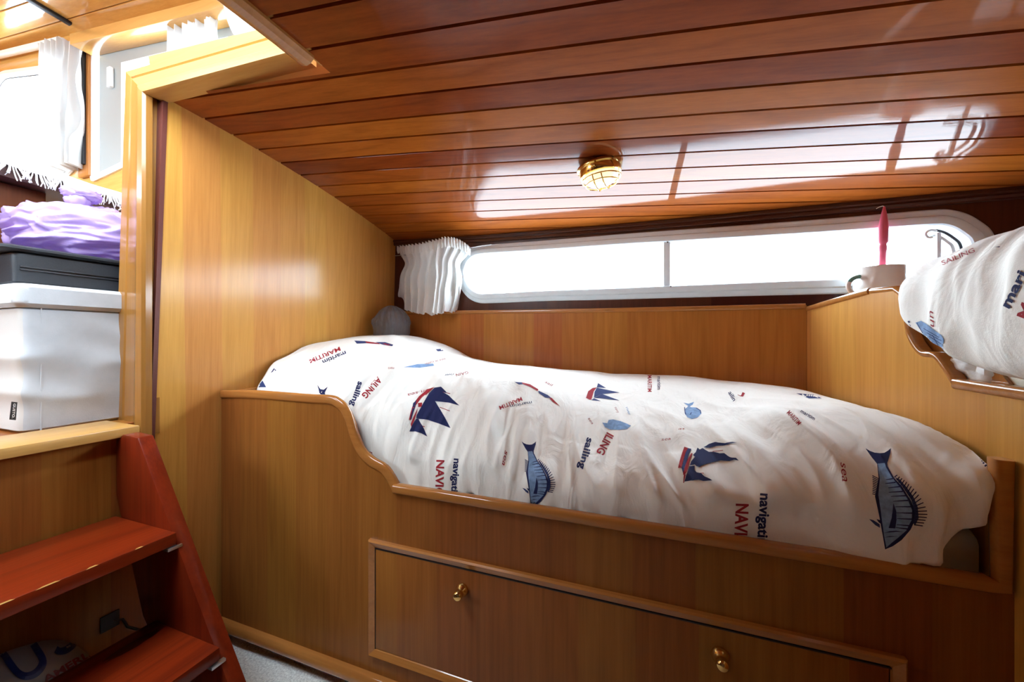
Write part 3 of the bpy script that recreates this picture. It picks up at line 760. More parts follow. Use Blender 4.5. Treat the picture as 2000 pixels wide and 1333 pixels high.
P.n = 1; P.stroke([tf(1508,345), tf(1512,385), tf(1520,405)], 1.6, SLATE); P.stroke([tf(1600,352), tf(1632,372), tf(1634,395)], 1.6, SLATE); P.poly([(1565,380),(1560,400),(1545,408)], SLATE, tf)
P.n = 0
# lettering
P.text('NAVIGATING', (853, 899), (848, 1040), 15, RED, .03); P.text('navigating', (887, 896), (880, 982), 13, NAVY, .03)
P.text('NAVIGATING', (1438, 984), (1430, 1150), 24, RED, .03); P.text('navigating', (1486, 964), (1478, 1078), 20, NAVY, .03)
P.text('sailing', (1147, 855), (1130, 915), 13, NAVY, .03); P.text('ILING', (1186, 845), (1165, 884), 15, RED, .03)
P.text('sailing', (700, 745), (684, 792), 11, NAVY, .03); P.text('AILING', (738, 736), (706, 772), 12, RED, .03)
P.text('maritim', (674, 686), (629, 705), 8, NAVY, .02); P.text('MARITIM', (663, 678), (603, 703), 8, RED, .02)
P.text('maritim', (1284, 736), (1284, 762), 7, NAVY, .01); P.text('MARITIM', (1265, 734), (1265, 766), 8, RED, .01)
P.text('MARITIM', (1536, 808), (1559, 832), 9, RED, .01); P.text('maritim', (1563, 806), (1590, 822), 7, NAVY, .01)
P.text('MARITIM', (1018, 776), (974, 794), 8, RED, .01); P.text('maritim', (1038, 784), (996, 792), 6, NAVY, .0)
P.text('ailin', (1422, 768), (1432, 785), 8, NAVY, .01); P.text('J', (1441, 770), (1452, 775), 7, RED, 0)
P.text('sea', (1641, 904), (1646, 942), 13, RED, .0, .3); P.text('sea', (986, 880), (980, 909), 8, RED, .0, .3)
P.text('nav', (722, 882), (724, 908), 8, RED, .0, .3); P.text('on sea', (838, 760), (796, 770), 6, RED, -.004, .2)
P.text('sailin', (1902, 876), (1924, 913), 14, NAVY, .03)
P.text('GAIN', (914, 726), (890, 731), 5, RED, 0); P.text('river', (886, 730), (868, 732), 4, NAVY, 0)
P.text('sail', (1064, 748), (1078, 756), 5, RED, -.004, .2); P.text('navy', (1200, 797), (1206, 808), 5, RED, -.004, .2); P.text('sea', (1148, 818), (1156, 830), 5, RED, -.004, .2)
P.text('river', (1222, 797), (1228, 812), 5, BLUE, 0); P.text('sea', (1292, 862), (1310, 860), 6, RED, -.004, .2); P.text('at', (1325, 840), (1338, 840), 4, RED, -.004, .2)
P.text('rr', (1214, 1012), (1217, 1024), 7, RED, -.004, .2); P.text('sea', (602, 772), (606, 782), 5, RED, -.004, .2)
P.text('maris', (770, 718), (758, 718), 5, RED, -.004, .2); P.text('sea is calm', (870, 700), (830, 710), 4, RED, -.004, .2)
# lighthouse, fish tail and flags on the pillow end
for q, mi in (([(692,666),(713,667),(716,671),(697,672)], SLATE), ([(713,667),(740,671),(742,673),(716,671)], RED), ([(733,669),(752,669),(768,674),(766,677),(748,674)], SLATE), ([(746,671),(756,672),(764,674),(758,676)], RED)): P.poly(q, mi)
P.poly([(620,752),(626,761),(632,762),(640,756),(634,768),(640,781),(634,780),(624,768)], NAVY)
P.poly([(512,742),(520,757),(500,757)], SLATE); P.poly([(535,720),(540,724),(529,729)], SLATE)
P.poly([(788,718),(815,712),(846,711),(848,715),(820,719)], BLUE)
P.poly([(851,683),(862,682),(866,686),(855,687)], SLATE); P.poly([(1555,769),(1590,772),(1605,779),(1580,779)], SLATE); P.poly([(1374,737),(1392,737),(1395,741),(1380,741)], SLATE)
P.done()
dv_o = tag(mb.build('duvet', PRN, sharp=0, recalc=False, weld=False), 'white duvet printed with fish, sailing boats and nautical words on the long berth', 'duvet')

# =================================================================== FORWARD BERTH on the right
fb = thing('forward_berth', (1.1, .9, FL), 'raised forward berth on the right behind the golden wooden partition with S-curved edge', 'bed')
def onp(px, py, off=0):
    lo, hi, r = .2, 5., ray(px, py)
    for _ in range(50):
        m = (lo + hi) / 2; q = r * m
        if q.x > Xp(q.y) - off: hi = m
        else: lo = m
    return r * lo
PT = [(1577,601),(1640,582),(1697,566),(1745,562),(1760,575),(1766,600),(1770,628),(1774,651),(1786,674),(1800,688),(1823,692),(1837,706),(1851,726),(1863,746),(1930,756),(2000,766)]
tp = [onp(*p) for p in PT]; e0 = tp[-1]; dirp = Vector((-.087, 1, 0)).normalized()
tp.append(Vector((Xp(-.45), -.45, e0.z + .01)))
hullc = Vector((Xp(1.615), 1.615, tp[0].z)); tp[0] = hullc
poly = [Vector((Xp(-.45), -.45, FL)), Vector((Xp(1.615), 1.615, FL))] + tp
mb = MB(); mb.prism(poly, (.022, 0, 0)); mb.build('partition', 'teak_bulkhead', fb)
rp = catmull([tuple(p) for p in tp[3:14]], 60)
mb = MB(); mb.sweep([tuple(tp[0] + Vector((.008, 0, -.004))), tuple(tp[2] + Vector((.008, 0, -.004)))], rsec(.026, .018, .006)); mb.build('rail', 'rail_wood', fb)
mb = MB(); mb.sweep([tuple(Vector(p) + Vector((.010, 0, -.003))) for p in [tp[2] + Vector((0, -.006, -.002))] + [Vector(q) for q in rp]], rsec(.014, .026, .006), up=(1, 0, 0)); mb.build('rail', 'rail_wood', fb)
mb = MB(); mb.sweep([tuple(p + Vector((.010, 0, -.004))) for p in tp[13:]], rsec(.030, .022, .007)); mb.build('rail', 'rail_wood', fb)
lin = [p + Vector((.026, -.0, .035 if 6 < i < 13 else .0)) for i, p in enumerate(tp)]
lin = [Vector((Xp(-.45) + .026, -.45, -.4)), Vector((Xp(1.6) + .026, 1.6, -.4)), Vector((Xp(1.6) + .026, 1.6, .10)), Vector((Xp(1.30) + .026, 1.30, .10)), Vector((Xp(1.12) + .026, 1.12, .06)), Vector((Xp(1.0) + .026, 1.0, -.02)), Vector((Xp(.93) + .026, .93, -.10)), Vector((Xp(-.45) + .026, -.45, -.10))]
mb = MB(); mb.prism(lin, (.02, 0, 0)); mb.build('inner_board', 'rail_wood_upright', fb)
mb = MB(); mb.hexa([(.66, 1.22, .10), (1.7, 1.22, .10), (1.5, 1.42, .10), (.58, 1.62, .10), (.66, 1.22, .118), (1.7, 1.22, .118), (1.5, 1.42, .118), (.58, 1.62, .118)]); mb.build('shelf', 'rail_wood', fb)
mb = MB(); mb.box((.76, -.45, -.33), (1.80, 1.25, -.31)); mb.build('bunk_board', 'teak_front', fb)
mb = MB()
mb.rows([[(.672 + a * 0 + (.55 + a * .5) * 1.0 - .02, y, -.18 + b * .25) if False else (.628 + (a + .5) * 1.1 - .087 * (y - .9), y, -.165 + b * .25) for a, b in rsec(1, 1, .08, 4)] for y in (-.42, -.38, .3, .9, 1.0, 1.02)], True, True)
tag(mb.build('mattress', 'mattress_ivory'), 'ivory mattress edge showing above the low rail of the forward berth', 'mattress')
# bunched sheet at the mattress corner
mb = MB(); c = onp(1915, 724, -.055)
mb.blob(c, (.035, .075, .042), lambda d, q: q + d * (.010 * fold(d.x*3 + d.z*2, d.y*3, 2) + .006 * nz(d.x*5, d.y*5, d.z*5)), 48, 30)
tag(mb.build('bed_sheet', 'sheet_white'), 'bunched white sheet tucked at the corner of the forward berth', 'sheet')

# forward duvet: a plump roll lying along the partition
NW, NS = 230, 120
sec = [(.68,-.075),(.612,-.062),(.565,-.040),(.548,.020),(.552,.075),(.575,.140),(.640,.190),(.760,.203),(.95,.20),(1.20,.17),(1.38,.06),(1.40,-.06)]
endY = [.93,.955,.975,1.075,1.135,1.170,1.19,1.175,1.15,1.12,1.08,1.05]
sx = np.array(catmull([(a, b, e) for (a, b), e in zip(sec, endY)], NS))
g2 = np.zeros((NW, NS, 3)); cen = np.array([.84, .06])
for i in range(NW):
    t = i / (NW - 1); ww = max(0, (t - .03) / .97)
    k = sqrt(max(0, 1 - (1 - min(1, t / .06)) ** 2)) * .42 + .58
    if t > .86: k *= sqrt(max(0.0004, 1 - ((t - .86) / .14) ** 2))
    for j in range(NS):
        a, b, e = sx[j]; y = e - ww * (e + .36)
        g2[i, j] = (cen[0] + (a - cen[0]) * k, y + (0 if t > .03 else .012 * (t / .03 - 1)), cen[1] + (b - cen[1]) * k)
        g2[i, j, 0] -= .05 * min(1, max(0, (.9 - y) / .5)) * (a < .6)
du = np.gradient(g2, axis=0); dvv = np.gradient(g2, axis=1); n2 = np.cross(du, dvv); n2 /= np.maximum(np.linalg.norm(n2, axis=2, keepdims=True), 1e-9)
if n2[NW // 2, NS * 7 // 11, 2] < 0: n2 = -n2
for i in range(NW):
    for j in range(NS):
        x, y, z = g2[i, j]; t = i / (NW - 1); r = sqrt((y - 1.25) ** 2 + (z - .02) ** 2)
        g2[i, j] += n2[i, j] * (.011 * fold(r * 6.5 + 1.1 * nz(y * 2.5, z * 3, 1), z * 2.6 - y * 1.5, 4.0) + .006 * fold(r * 13 + nz(y * 5, z * 5, 2), z * 5 + y * 3, 8.0) + .006 * nz(x * 5, y * 5, z * 5)) * min(1, .3 + t * 9) * min(1, (1 - t) * 12)
mb = MB(); mb.rows([[tuple(p) for p in g2[i]] for i in range(NW)])
P = Printer(mb)
tf = cropper(1740, 470, 4.596)
P.poly([(225,738),(275,722),(330,755),(400,810),(460,850),(480,890),(468,960),(480,980),(430,965),(350,905),(290,835)], BLUE, tf)
P.n = 1
for a, b in (((300,790),(440,870)), ((330,830),(460,900)), ((350,860),(460,930)), ((380,850),(440,960)), ((240,740),(290,830))): P.stroke([tf(*a), tf(*b)], 1.0, NAVY)
P.text('mari', tf(1068, 615), tf(1225, 300), 19, NAVY, .03); P.text('MARI', tf(1250, 720), tf(1400, 330), 26, RED, .03)
P.text('un', tf(395, 775), tf(385, 632), 11, RED, -.004, .3)
P.text('SAILING', tf(470, 225), tf(760, 105), 9, RED, .0)
P.poly([(92,275),(110,240),(150,232),(110,285)], NAVY, tf); P.poly([(185,215),(250,185),(330,160),(260,195)], NAVY, tf); P.poly([(155,725),(172,720),(180,735),(165,740)], NAVY, tf); P.poly([(165,745),(185,765),(180,770)], NAVY, tf); P.poly([(935,62),(985,55),(980,64)], NAVY, tf)
P.done()
tag(mb.build('duvet', PRN, sharp=0, recalc=False, weld=False), 'white nautical print duvet bundled on the raised forward berth at right', 'duvet')

# mug and candle on the shelf behind the partition
mc = onp(1697, 540, 0); 
m0 = atZ(1722, 560, .132) if False else ray(1717, 556) * 1.20; zs = .122
mug = thing('mug', (m0.x, m0.y, zs), 'cream mug with green striped handle on the shelf beside the forward berth', 'mug')
mb = MB(); mb.lathe([(0, 0), (.056, 0), (.060, .004), (.0625, .05), (.0640, .108), (.0630, .110), (.0605, .108), (.058, .05), (.055, .008), (0, .006)], (m0.x, m0.y, zs), n=48); mb.build('body', 'mug_white', mug, sharp=60)
dl = Vector((-CS, -SN, 0)); bz = zs + .052; mb = MB(); c0 = Vector((m0.x, m0.y, bz))
hp = [c0 + dl * (.059 + .040 * sin(t)) + Vector((0, 0, -.030 * cos(t))) for t in np.linspace(0, pi, 22)]
mb.tube(hp, .0065, 12); hd = mb.build('handle', ['mug_white', 'mug_green'], mug)
for p in hd.data.polygons:
    if p.center.z + WLOC[hd.name].z - H > bz + .012 : p.material_index = 1
cnd = thing('candle', (m0.x - .01, m0.y, zs + .006), 'slim pink taper candle standing in the cream mug', 'candle')
cb = Vector((m0.x + .006, m0.y + .004, zs + .008)); ct = ray(1727, 404) * 1.215
def cpos(t): return cb + (ct - cb) * t
mb = MB(); mb.tube([cpos(t) for t in np.linspace(0, 1, 50)], lambda t: .0098 if t < .52 else (.0105 + .0012 * sin((t - .52) * 60) if t < .60 else .0135 * (1 - ((t - .66) / .36) ** 2 * .9 if t > .66 else 1)), 18)
mb.build('wax', 'candle_pink', cnd, sharp=60)
mb = MB(); mb.tube([ct, ct + Vector((-.004, 0, .003)), ct + Vector((-.014, 0, .000)), ct + Vector((-.020, 0, -.004))], .0012, 6); mb.build('wick', 'wick', cnd)

# =================================================================== SMALL THINGS IN THE BERTH
# deckhead lamp
lc = Vector((-.150, 1.268, 0)); lc.z = cz(lc.x, lc.y); nx = Vector((.115, .055, -1)).normalized()
lamp = thing('ceiling_lamp', tuple(lc), 'round brass bulkhead lamp with wire guard, lit, on the plank ceiling', 'lamp')
mb = MB(); mb.lathe([(0, 0), (.074, 0), (.0755, .003), (.075, .007), (.068, .010), (.068, .026), (.066, .031), (.060, .032), (.058, .026), (0, .026)], lc, nx, 48); mb.build('base', 'brass', lamp, sharp=35)
mb = MB(); mb.lathe([(.0575, .024), (.0575, .034), (.053, .046), (.040, .056), (.022, .061), (0, .0625)], lc, nx, 40); mb.build('dome', 'lamp_glow', lamp)
ua = Vector((.12, .97, .06)); ua = (ua - nx * ua.dot(nx)).normalized(); ub = nx.cross(ua)
cg = MB()
def dome(a, b): r = sqrt(a*a + b*b); return lc + ua * a + ub * b + nx * (.034 + .040 * sqrt(max(0, 1 - (r / .064) ** 2)))
for b in (-.014, .014):
    cg.tube([dome(a, b) for a in np.linspace(-.0617, .0617, 24)], .0021, 8)
for rr in (.0625, .052):
    cg.tube([dome(rr * cos(t), rr * sin(t)) for t in np.linspace(0, 2 * pi, 49)], .0021, 8, caps=False)
cg.build('wire_guard', 'brass', lamp)
mb = MB(); mb.lathe([(0, 0), (.004, 0), (.004, .004), (0, .006)], lc + ua * -.068 + nx * .02, -ua, 12); mb.build('screw', 'brass', lamp)
def curtain(name, mat, tops, bots, pleats, amp, nrm_, parent=None, hem=.0, nu=160, nv=40, waist=0, label=None, cat='curtain', seed=0):
    T_ = catmull(tops, nu); B_ = catmull(bots, nu); nv_ = Vector(nrm_).normalized(); mb = MB()
    def f(i, j):
        u, v = i / (nu - 1), j / (nv - 1)
        p = Vector(T_[i]) * (1 - v) + Vector(B_[i]) * v
        ph = 2 * pi * (pleats * u + .6 * nz(u * 6, v * 1.4, seed) + .25 * nz(u * 14, v * 3, seed + 3) * v)
        k = amp * (.55 + .75 * min(1, v * 1.6)) * (1 + .5 * nz(u * 8, 1, seed))
        fine = amp * .35 * sin(2 * pi * pleats * 2.3 * u) * max(0, 1 - v * 3.5)
        q = p + nv_ * (k * sin(ph) + fine + .25 * amp * nz(u * 30, v * 5, seed))
        if waist: q += (Vector(T_[nu // 2]) * (1 - v) + Vector(B_[nu // 2]) * v - p) * waist * math.exp(-((v - .28) / .13) ** 2)
        q.z += .006 * nz(u * 25, 4, seed) * v + .004 * sin(ph) * v
        return q
    mb.rows([[f(i, j) for j in range(nv)] for i in range(nu)])
    rim = mb.bm.verts[:]
    g = bmesh.ops.solidify(mb.bm, geom=mb.bm.faces[:], thickness=.0015)
    return mb

# window curtain in the corner
cy = .052
tops = [atX(777, 484, -1.412)] + [atW(*p) for p in ((800, 482, .08), (826, 478, .13), (852, 472, .16), (876, 467, .14), (899, 472, .09), (919, 485, .04))]
bots = [atX(781, 601, -1.408)] + [atW(*p) for p in ((796, 607, .08), (815, 612, .13), (835, 614, .16), (852, 613, .14), (872, 611, .09), (889, 609, .04))]
ct_ = thing('curtain', tuple(bots[3]), 'short white gathered curtain in the corner left of the long window', 'curtain')
mb = curtain('curtain', 'curtain_white', tops, bots, 9, .019, (0.12, -1, 0), waist=.16, seed=2); mb.build('drape', 'curtain_white', ct_)
mb = MB(); R = []
for i, p in enumerate(catmull(tops, 160)):
    p = Vector(p); k = .011 * sin(2 * pi * 24 * i / 159 + nz(i * .1, 1, 1)) + .005 * nz(i * .2, 3, 1)
    R.append([p + Vector((0, -k - .006, .006 + .3 * k)), p + Vector((.002, -k - .008, -.022)), p + Vector((0, -.5 * k - .004, -.042))])
mb.rows(R); bmesh.ops.solidify(mb.bm, geom=mb.bm.faces[:], thickness=.002); mb.build('gathered_heading', 'curtain_white', ct_)
mb = MB(); mb.tube([atX(770, 500, -1.425), atW(800, 498, .045), atW(900, 487, .045), atW(960, 478, .03)], .002, 8); mb.build('curtain_wire', 'steel', ct_)

# clear grey plastic bag in the corner by the pillow end
c = ray(770, 640) * 2.02
def gb(d, q):
    if d.z < 0: k = 1 / max(sqrt(d.x * d.x + d.y * d.y), .72); q = Vector((q.x * k * (1 + .12 * d.z), q.y * k * (1 + .12 * d.z), max(q.z, -.072)))
    t = max(0, d.z); q = Vector((q.x * (1 - .25 * t ** 3), q.y * (1 - .25 * t ** 3), q.z))
    a = math.atan2(d.y, d.x); return q + Vector((d.x, d.y, 0)) * (.012 * crease(a * 1.8, d.z * .6, 3.0) + .007 * crease(a * 4, d.z, 5.0))
mb = MB(); mb.blob((-1.315, 1.70, .090), (.088, .090, .100), gb, 96, 48)
tag(mb.build('plastic_bag', 'bag_clear'), 'translucent grey plastic bag in the corner under the white curtain', 'bag')

# blue plastic things under the berth
for px, py, w_, lb in ((553, 1275, .035, 'small blue plastic item on the carpet under the berth, nearer the steps'), (641, 1306, .055, 'larger blue plastic item on the carpet under the berth, farther from the steps')):
    q = atY(px, py, YB + .05); mb = MB(); mb.box((q.x - w_, YB + .035, FL), (q.x + w_, YB + .13, FL + .030)); mb.box((q.x - w_ * .7, YB + .05, FL + .026), (q.x + w_ * .7, YB + .115, FL + .036))
    tag(mb.bevel(.008, 3).build('plastic_tub', 'blue_plastic'), lb, 'tub', 'blue plastic items under the berth')

# =================================================================== STEPS
st = thing('staircase', (-1.2, .33, FL), 'red-stained wooden companion steps leading up to the wheelhouse', 'stairs')
YS = .62
sp = [(240, 849.5), (268.5, 856), (344, 1037), (419, 1268)]
q = [atY(*p, YS) for p in sp]
sl = (q[3] - q[1]); lowx = q[1] + sl * ((FL + .055 - q[1].z) / sl.z)
prf = [(q[0].x - .0, q[0].z), (q[1].x, q[1].z), (lowx.x, FL + .055), (lowx.x - .008, FL), (lowx.x - .13, FL), (q[0].x + .03 - .05, -.80), (-1.425, -.60), (-1.425, q[0].z)]
prf = [(q[0].x, q[0].z), (q[1].x, q[1].z), (lowx.x, FL + .06), (lowx.x - .012, FL), (lowx.x - .17, FL), (-1.30, -.755), (-1.425, -.44), (-1.425, -.285)]
for y0, lb in ((YS, None), (-.02, None)):
    mb = MB(); mb.prism([(x, y0, z) for x, z in prf], (0, .036, 0)); mb.bevel(.004, 2).build('stringer', 'stair_red_side', st)
for z, x0, x1 in ((-.5, -1.425, -1.152), (-.752, -1.245, -.985)):
    mb = MB(); mb.box((x0, .016, z - .032), (x1, YS, z)); mb.bevel(.004, 2).build('tread', 'stair_red', st)
    mb = MB(); mb.box((x1 - .035, YS - .022, z - .040), (x1 + .006, YS + .010, z - .033)); mb.bevel(.001).build('bracket', 'steel', st)
    for yy, l in (((.452, .020), (.535, .016), (.380, .035), (.330, .025)) if z > -.6 else ((.50, .014),)):      # chipped varnish on the nosing
        mb = MB(); mb.poly([(x1 + .0006, yy, z - .0012), (x1 + .0006, yy + l, z - .0012), (x1 - .002, yy + l * .8, z + .0005), (x1 - .002, yy + l * .3, z + .0005)])
        mb.build('worn_edge', 'oak_sill', st)
# hook and eye on the riser under the lower tread
hk = atX(214, 1214, -1.428)
hook = thing('door_latch', tuple(hk), 'small dark metal hook latch on the panel behind the steps', 'latch')
mb = MB(); mb.box((hk.x, hk.y - .020, hk.z - .022), (hk.x + .004, hk.y + .020, hk.z + .022)); mb.bevel(.001).build('plate', 'dark_metal', hook)
mb = MB(); e = atX(275, 1232, -1.40); mb.tube([hk + Vector((.010, .004, 0)), hk + Vector((.018, .02, -.004)), (hk + e) / 2 + Vector((.01, 0, 0)), e], .0035, 8); mb.build('hook', 'dark_metal', hook)
# printed bag under the steps
bc = Vector((-1.315, .30, -.885))
def sb(d, q):
    e = 1 / max(abs(d.x) ** 4 + abs(d.y) ** 4 + abs(d.z) ** 4, 1e-6) ** .25
    q = Vector((q.x * e * .9, q.y * e * .92, q.z * e * .95)); q += d * (.008 * fold(d.y * 3, d.z * 3, 4) + .006 * nz(d.x * 4, d.y * 4, d.z * 4)); q.x -= .04 * (d.z); return q
mb = MB(); mb.blob(bc, (.09, .24, .175), sb, 64, 40)
P = Printer(mb, .0012, 8)
tf = cropper(0, 1200, 9.09)
uu = [tuple(p) for p in catmull([(-60, 690), (60, 720), (170, 880), (300, 1040), (430, 1110), (580, 1085), (700, 990), (755, 870), (730, 760), (660, 650), (590, 545)], 40)]
P.stroke([tf(*p) for p in uu], 15, 1)
P.stroke([tf(*p) for p in catmull([(985, 640), (1060, 670), (1160, 650), (1270, 570), (1320, 490), (1290, 430)], 26)], 14, 1)
P.text('AMERLI', tf(800, 1225), tf(1640, 735), 12, 2, .03); P.text('DRY', tf(430, 560), tf(850, 460), 11, 2, .03)
P.done()
tag(mb.build('shopping_bag', ['bag_pale', 'bag_print_blue', 'bag_print_red'], recalc=False, weld=False, sharp=0), 'pale bag with big blue and red lettering under the red steps', 'bag')

# =================================================================== WHEELHOUSE seen through the hatch
YU, ZF = 1.20, -.25
def zr_(x, y=YU): return 1.640 - .135 * (x + 1.94) + .05 * (1 - ((y + .2) / 1.4) ** 2)
mb = MB(); mb.box((-4.6, -1.6, ZF - .03), (-1.465, YU, ZF)); struct(mb.build('floor_wheelhouse', 'teak_front'))
mb = MB()
ysr = []; 
for k in range(-14, 12):
    s = .045 + .12 * k
    for dy, dz in ((-.004, 0), (-.002, .006), (.002, .006), (.004, 0)):
        if -1.6 < s + dy < YU: ysr.append((s + dy, dz))
ysr = [(-1.6, 0)] + ysr + [(YU + .02, 0)]
xr = np.linspace(-4.6, -.55, 41); ADDED_SKYLIGHT = (-1.75, -.78, -.55, .22)  # last tuple: bounds of the roof skylight, added for more light
G = [[mb.bm.verts.new((x, y, zr_(x, y) + dz)) for y, dz in ysr] for x in xr]
for i in range(40):
    for j in range(len(ysr) - 1):
        if ADDED_SKYLIGHT[0] < xr[i] < ADDED_SKYLIGHT[1] - .05 and ADDED_SKYLIGHT[2] < ysr[j][0] < ADDED_SKYLIGHT[3]: continue
        f = mb.face((G[i][j], G[i][j+1], G[i+1][j+1], G[i+1][j])); f.material_index = 1 if ysr[j][1] > 0 and ysr[j+1][1] > 0 else 0
struct(mb.build('ceiling_wheelhouse', ['roof_plank', 'groove'], sharp=30))
def up(px, py, y=YU): p = atY(px, py, y); return (p.x, p.z)
w1 = rquad([up(-14, 372), up(157, 330), up(157, 131), up(-14, 152)], .16, 10)
w1 = dense(w1, .05)
w2 = [up(184, 350), up(470, 215), up(470, 8), up(184, 91)]
w2 = dense(rquad(w2, .01, 2), .08)
fu = lambda x, z, d=0: (x, YU - d, z)
mb = MB(); holed(mb, -4.6, -.60, lambda x: ZF if x < -1.466 else .77, lambda x: zr_(x) + .02, [w1, w2], lambda x, z: (x, YU, z)); struct(mb.build('wall_upper_side', 'roof_plank'))
mb = MB(); ring(mb, w1, [(.035, 0), (.035, .006), (.028, .012), (.006, .014), (0, .010), (0, -.03)], fu); wA = struct(mb.build('window_2', 'white_frame', sharp=25))
mb = MB(); mb.poly([fu(x, z, -.015) for x, z in w1]); mb.build('pane', 'glass', wA)
mb = MB(); ring(mb, inset(w1, .012), [(0, -.010), (.004, -.008), (.008, -.010)], fu); mb.build('seal', 'rubber', wA)
mb = MB(); ring(mb, w2, [(.02, 0), (.02, .010), (.0, .012), (-.012, .012), (-.014, -.02)], fu); wB = struct(mb.build('window_3', 'white_frame', sharp=25))
mb = MB(); s2 = dense([up(196, 348), up(462, 215), up(462, 22), up(196, 98)], .08)
so = [up(196, 348), up(462, 215), up(462, 22), up(196, 98)]; si = [up(240, 330), up(448, 205), up(448, 74), up(240, 124)]; sw = [up(246, 326), up(446, 203), up(446, 78), up(246, 129)]
mb.rows([[fu(x, z, -.015) for x, z in so], [fu(x, z, .004) for x, z in so], [fu(x, z, .004) for x, z in si], [fu(x, z, -.015) for x, z in si]], True)
sash = mb.build('sliding_sash', 'grey_sash', wB, sharp=25)
mb = MB(); mb.rows([[fu(x, z, .0045) for x, z in si], [fu(x, z, .008) for x, z in si], [fu(x, z, .008) for x, z in sw], [fu(x, z, -.015) for x, z in sw]], True); mb.build('sash_lip', 'white_frame', wB, sharp=25)
mb = MB(); mb.poly([fu(x, z, -.012) for x, z in s2]); mb.build('pane', 'glass', wB)
a, b = up(222, 136), up(222, 174); mb = MB(); mb.sweep([fu(a[0], a[1], .014), fu(b[0], b[1], .014)], rsec(.040, .020, .009), up=(0, -1, 0)); mb.bevel(.004).build('catch', 'white_frame', wB)
# post between the windows, pelmet, track
mb = MB(); pz = [up(162, 350), up(183, 345), up(183, 84), up(162, 90)]
mb.prism([(x, YU - .001, z) for x, z in pz], (0, -.02, 0)); struct(mb.bevel(.003).build('trim_10', 'rail_wood_upright'))
mb = MB(); mb.box((up(176, 200)[0] - .012, YU - .034, 1.0), (up(176, 200)[0] + .012, YU - .022, 1.70)); struct(mb.build('trim_11', 'dark_metal'))
p0, p1 = atY(135, 73, 1.10), atY(440, -4, 1.10); b0, b1 = atY(136, 87, 1.10), atY(440, 12, 1.10)
mb = MB(); yb = YU - .005
mb.hexa([tuple(b0), tuple(b1), (b1.x, yb, b1.z), (b0.x, yb, b0.z), tuple(p0 + Vector((0, 0, .02))), tuple(p1 + Vector((0, 0, .02))), (p1.x, yb, p1.z + .02), (p0.x, yb, p0.z + .02)])
struct(mb.bevel(.004).build('trim_12', 'oak_casing_long'))
mb = MB(); a, b = Vector((*up(-40, 126)[:1], YU - .03, up(-40, 126)[1])), Vector((up(135, 86)[0], YU - .03, up(135, 86)[1])); mb.sweep([a, b], rsec(.03, .03, .005)); struct(mb.build('trim_13', 'white_frame'))
r0, r1 = atZ(155, 66, zr_(-3.0, 1.0) - .012), atZ(48, -6, zr_(-3.0, .6) - .012)
mb = MB(); yy = np.linspace(1.14, -.4, 12); xr_ = r0.x + .05; mb.sweep([(xr_, y, zr_(xr_, y) - .012) for y in yy], rsec(.030, .016, .003)); struct(mb.build('trim_14', 'dark_metal'))
# other sides of the wheelhouse (their windows light the steps)
hp_ = [(-4.3, .85), (-1.0, .85), (-1.0, 1.42), (-4.3, 1.55)]
mb = MB(); holed(mb, -4.6, -.60, lambda x: ZF if x < -1.466 else .75, lambda x: zr_(x, -1.6) + .03, [dense(hp_, .2)], lambda x, z: (x, -1.6, z)); struct(mb.build('wall_upper_port', 'roof_plank'))
mb = MB(); ring(mb, dense(hp_, .2), [(.03, 0), (.03, .012), (0, .012), (0, -.02)], lambda x, z, d: (x, -1.6 + d, z)); wC = struct(mb.build('window_4', 'white_frame', sharp=25))
mb = MB(); mb.poly([(x, -1.605, z) for x, z in hp_]); mb.build('pane', 'glass', wC)
hq = [(-1.45, .84), (1.05, .84), (1.05, 1.36), (-1.45, 1.36)]
mb = MB(); holed(mb, -1.6, YU, lambda y: .72, lambda y: zr_(-.6, y) + .03, [dense(hq, .2)], lambda y, z: (-.60, y, z)); struct(mb.build('wall_upper_front', 'roof_plank'))
mb = MB(); ring(mb, dense(hq, .2), [(.03, 0), (.03, .012), (0, .012), (0, -.02)], lambda y, z, d: (-.60 - d, y, z)); wD = struct(mb.build('window_5', 'white_frame', sharp=25))
mb = MB(); mb.poly([(-.60, y, z) for y, z in hq]); mb.build('pane', 'glass', wD)
mb = MB(); mb.box((-4.64, -1.6, ZF), (-4.6, YU, 2.1)); struct(mb.build('wall_upper_aft', 'roof_plank'))
mb = MB(); mb.box((-1.46, .715, cz(-1.43, .72) + .01), (-.6, YU, cz(-1.43, .72) + .03)); struct(mb.build('floor_deck', 'roof_plank'))
mb = MB(); mb.box((-1.47, .72, -.25), (-1.466, YU + .02, .80)); struct(mb.build('wall_upper_step', 'teak_front'))

mb = MB(); mb.rows([[(x, y, zr_(x, y) + .03) for y in (-.72, .40)] for x in (-1.95, -.57)]); struct(mb.build('added_skylight', 'glass'))  # glass of the unseen skylight, added to brighten wheelhouse and steps

# curtains of the wheelhouse
def cuy(px, py): return tuple(atY(px, py, YU - .06))
tops = [cuy(*p) for p in ((78, 88), (95, 82), (110, 80), (125, 76), (136, 82), (158, 92))]; bots = [cuy(*p) for p in ((86, 330), (98, 330), (112, 330), (126, 328), (138, 326), (150, 322))]
mb = curtain('c', '', tops, bots, 6, .03, (0.3, -1, 0), seed=8, nu=110); o = mb.build('curtain', 'curtain_sheer'); tag(o, 'long white curtain at the left wheelhouse window above the fringed cloth', 'curtain', 'wheelhouse curtains')
tops = [cuy(*p) for p in ((333, 40), (350, 36), (372, 30), (395, 25), (422, 17))]; bots = [cuy(*p) for p in ((334, 250), (352, 245), (372, 240), (395, 232), (414, 225))]
mb = curtain('c', '', tops, bots, 6, .025, (0.3, -1, 0), seed=5, nu=110); o = mb.build('curtain', 'curtain_sheer'); tag(o, 'white curtain hanging at the sliding wheelhouse window beside the white dome', 'curtain', 'wheelhouse curtains')
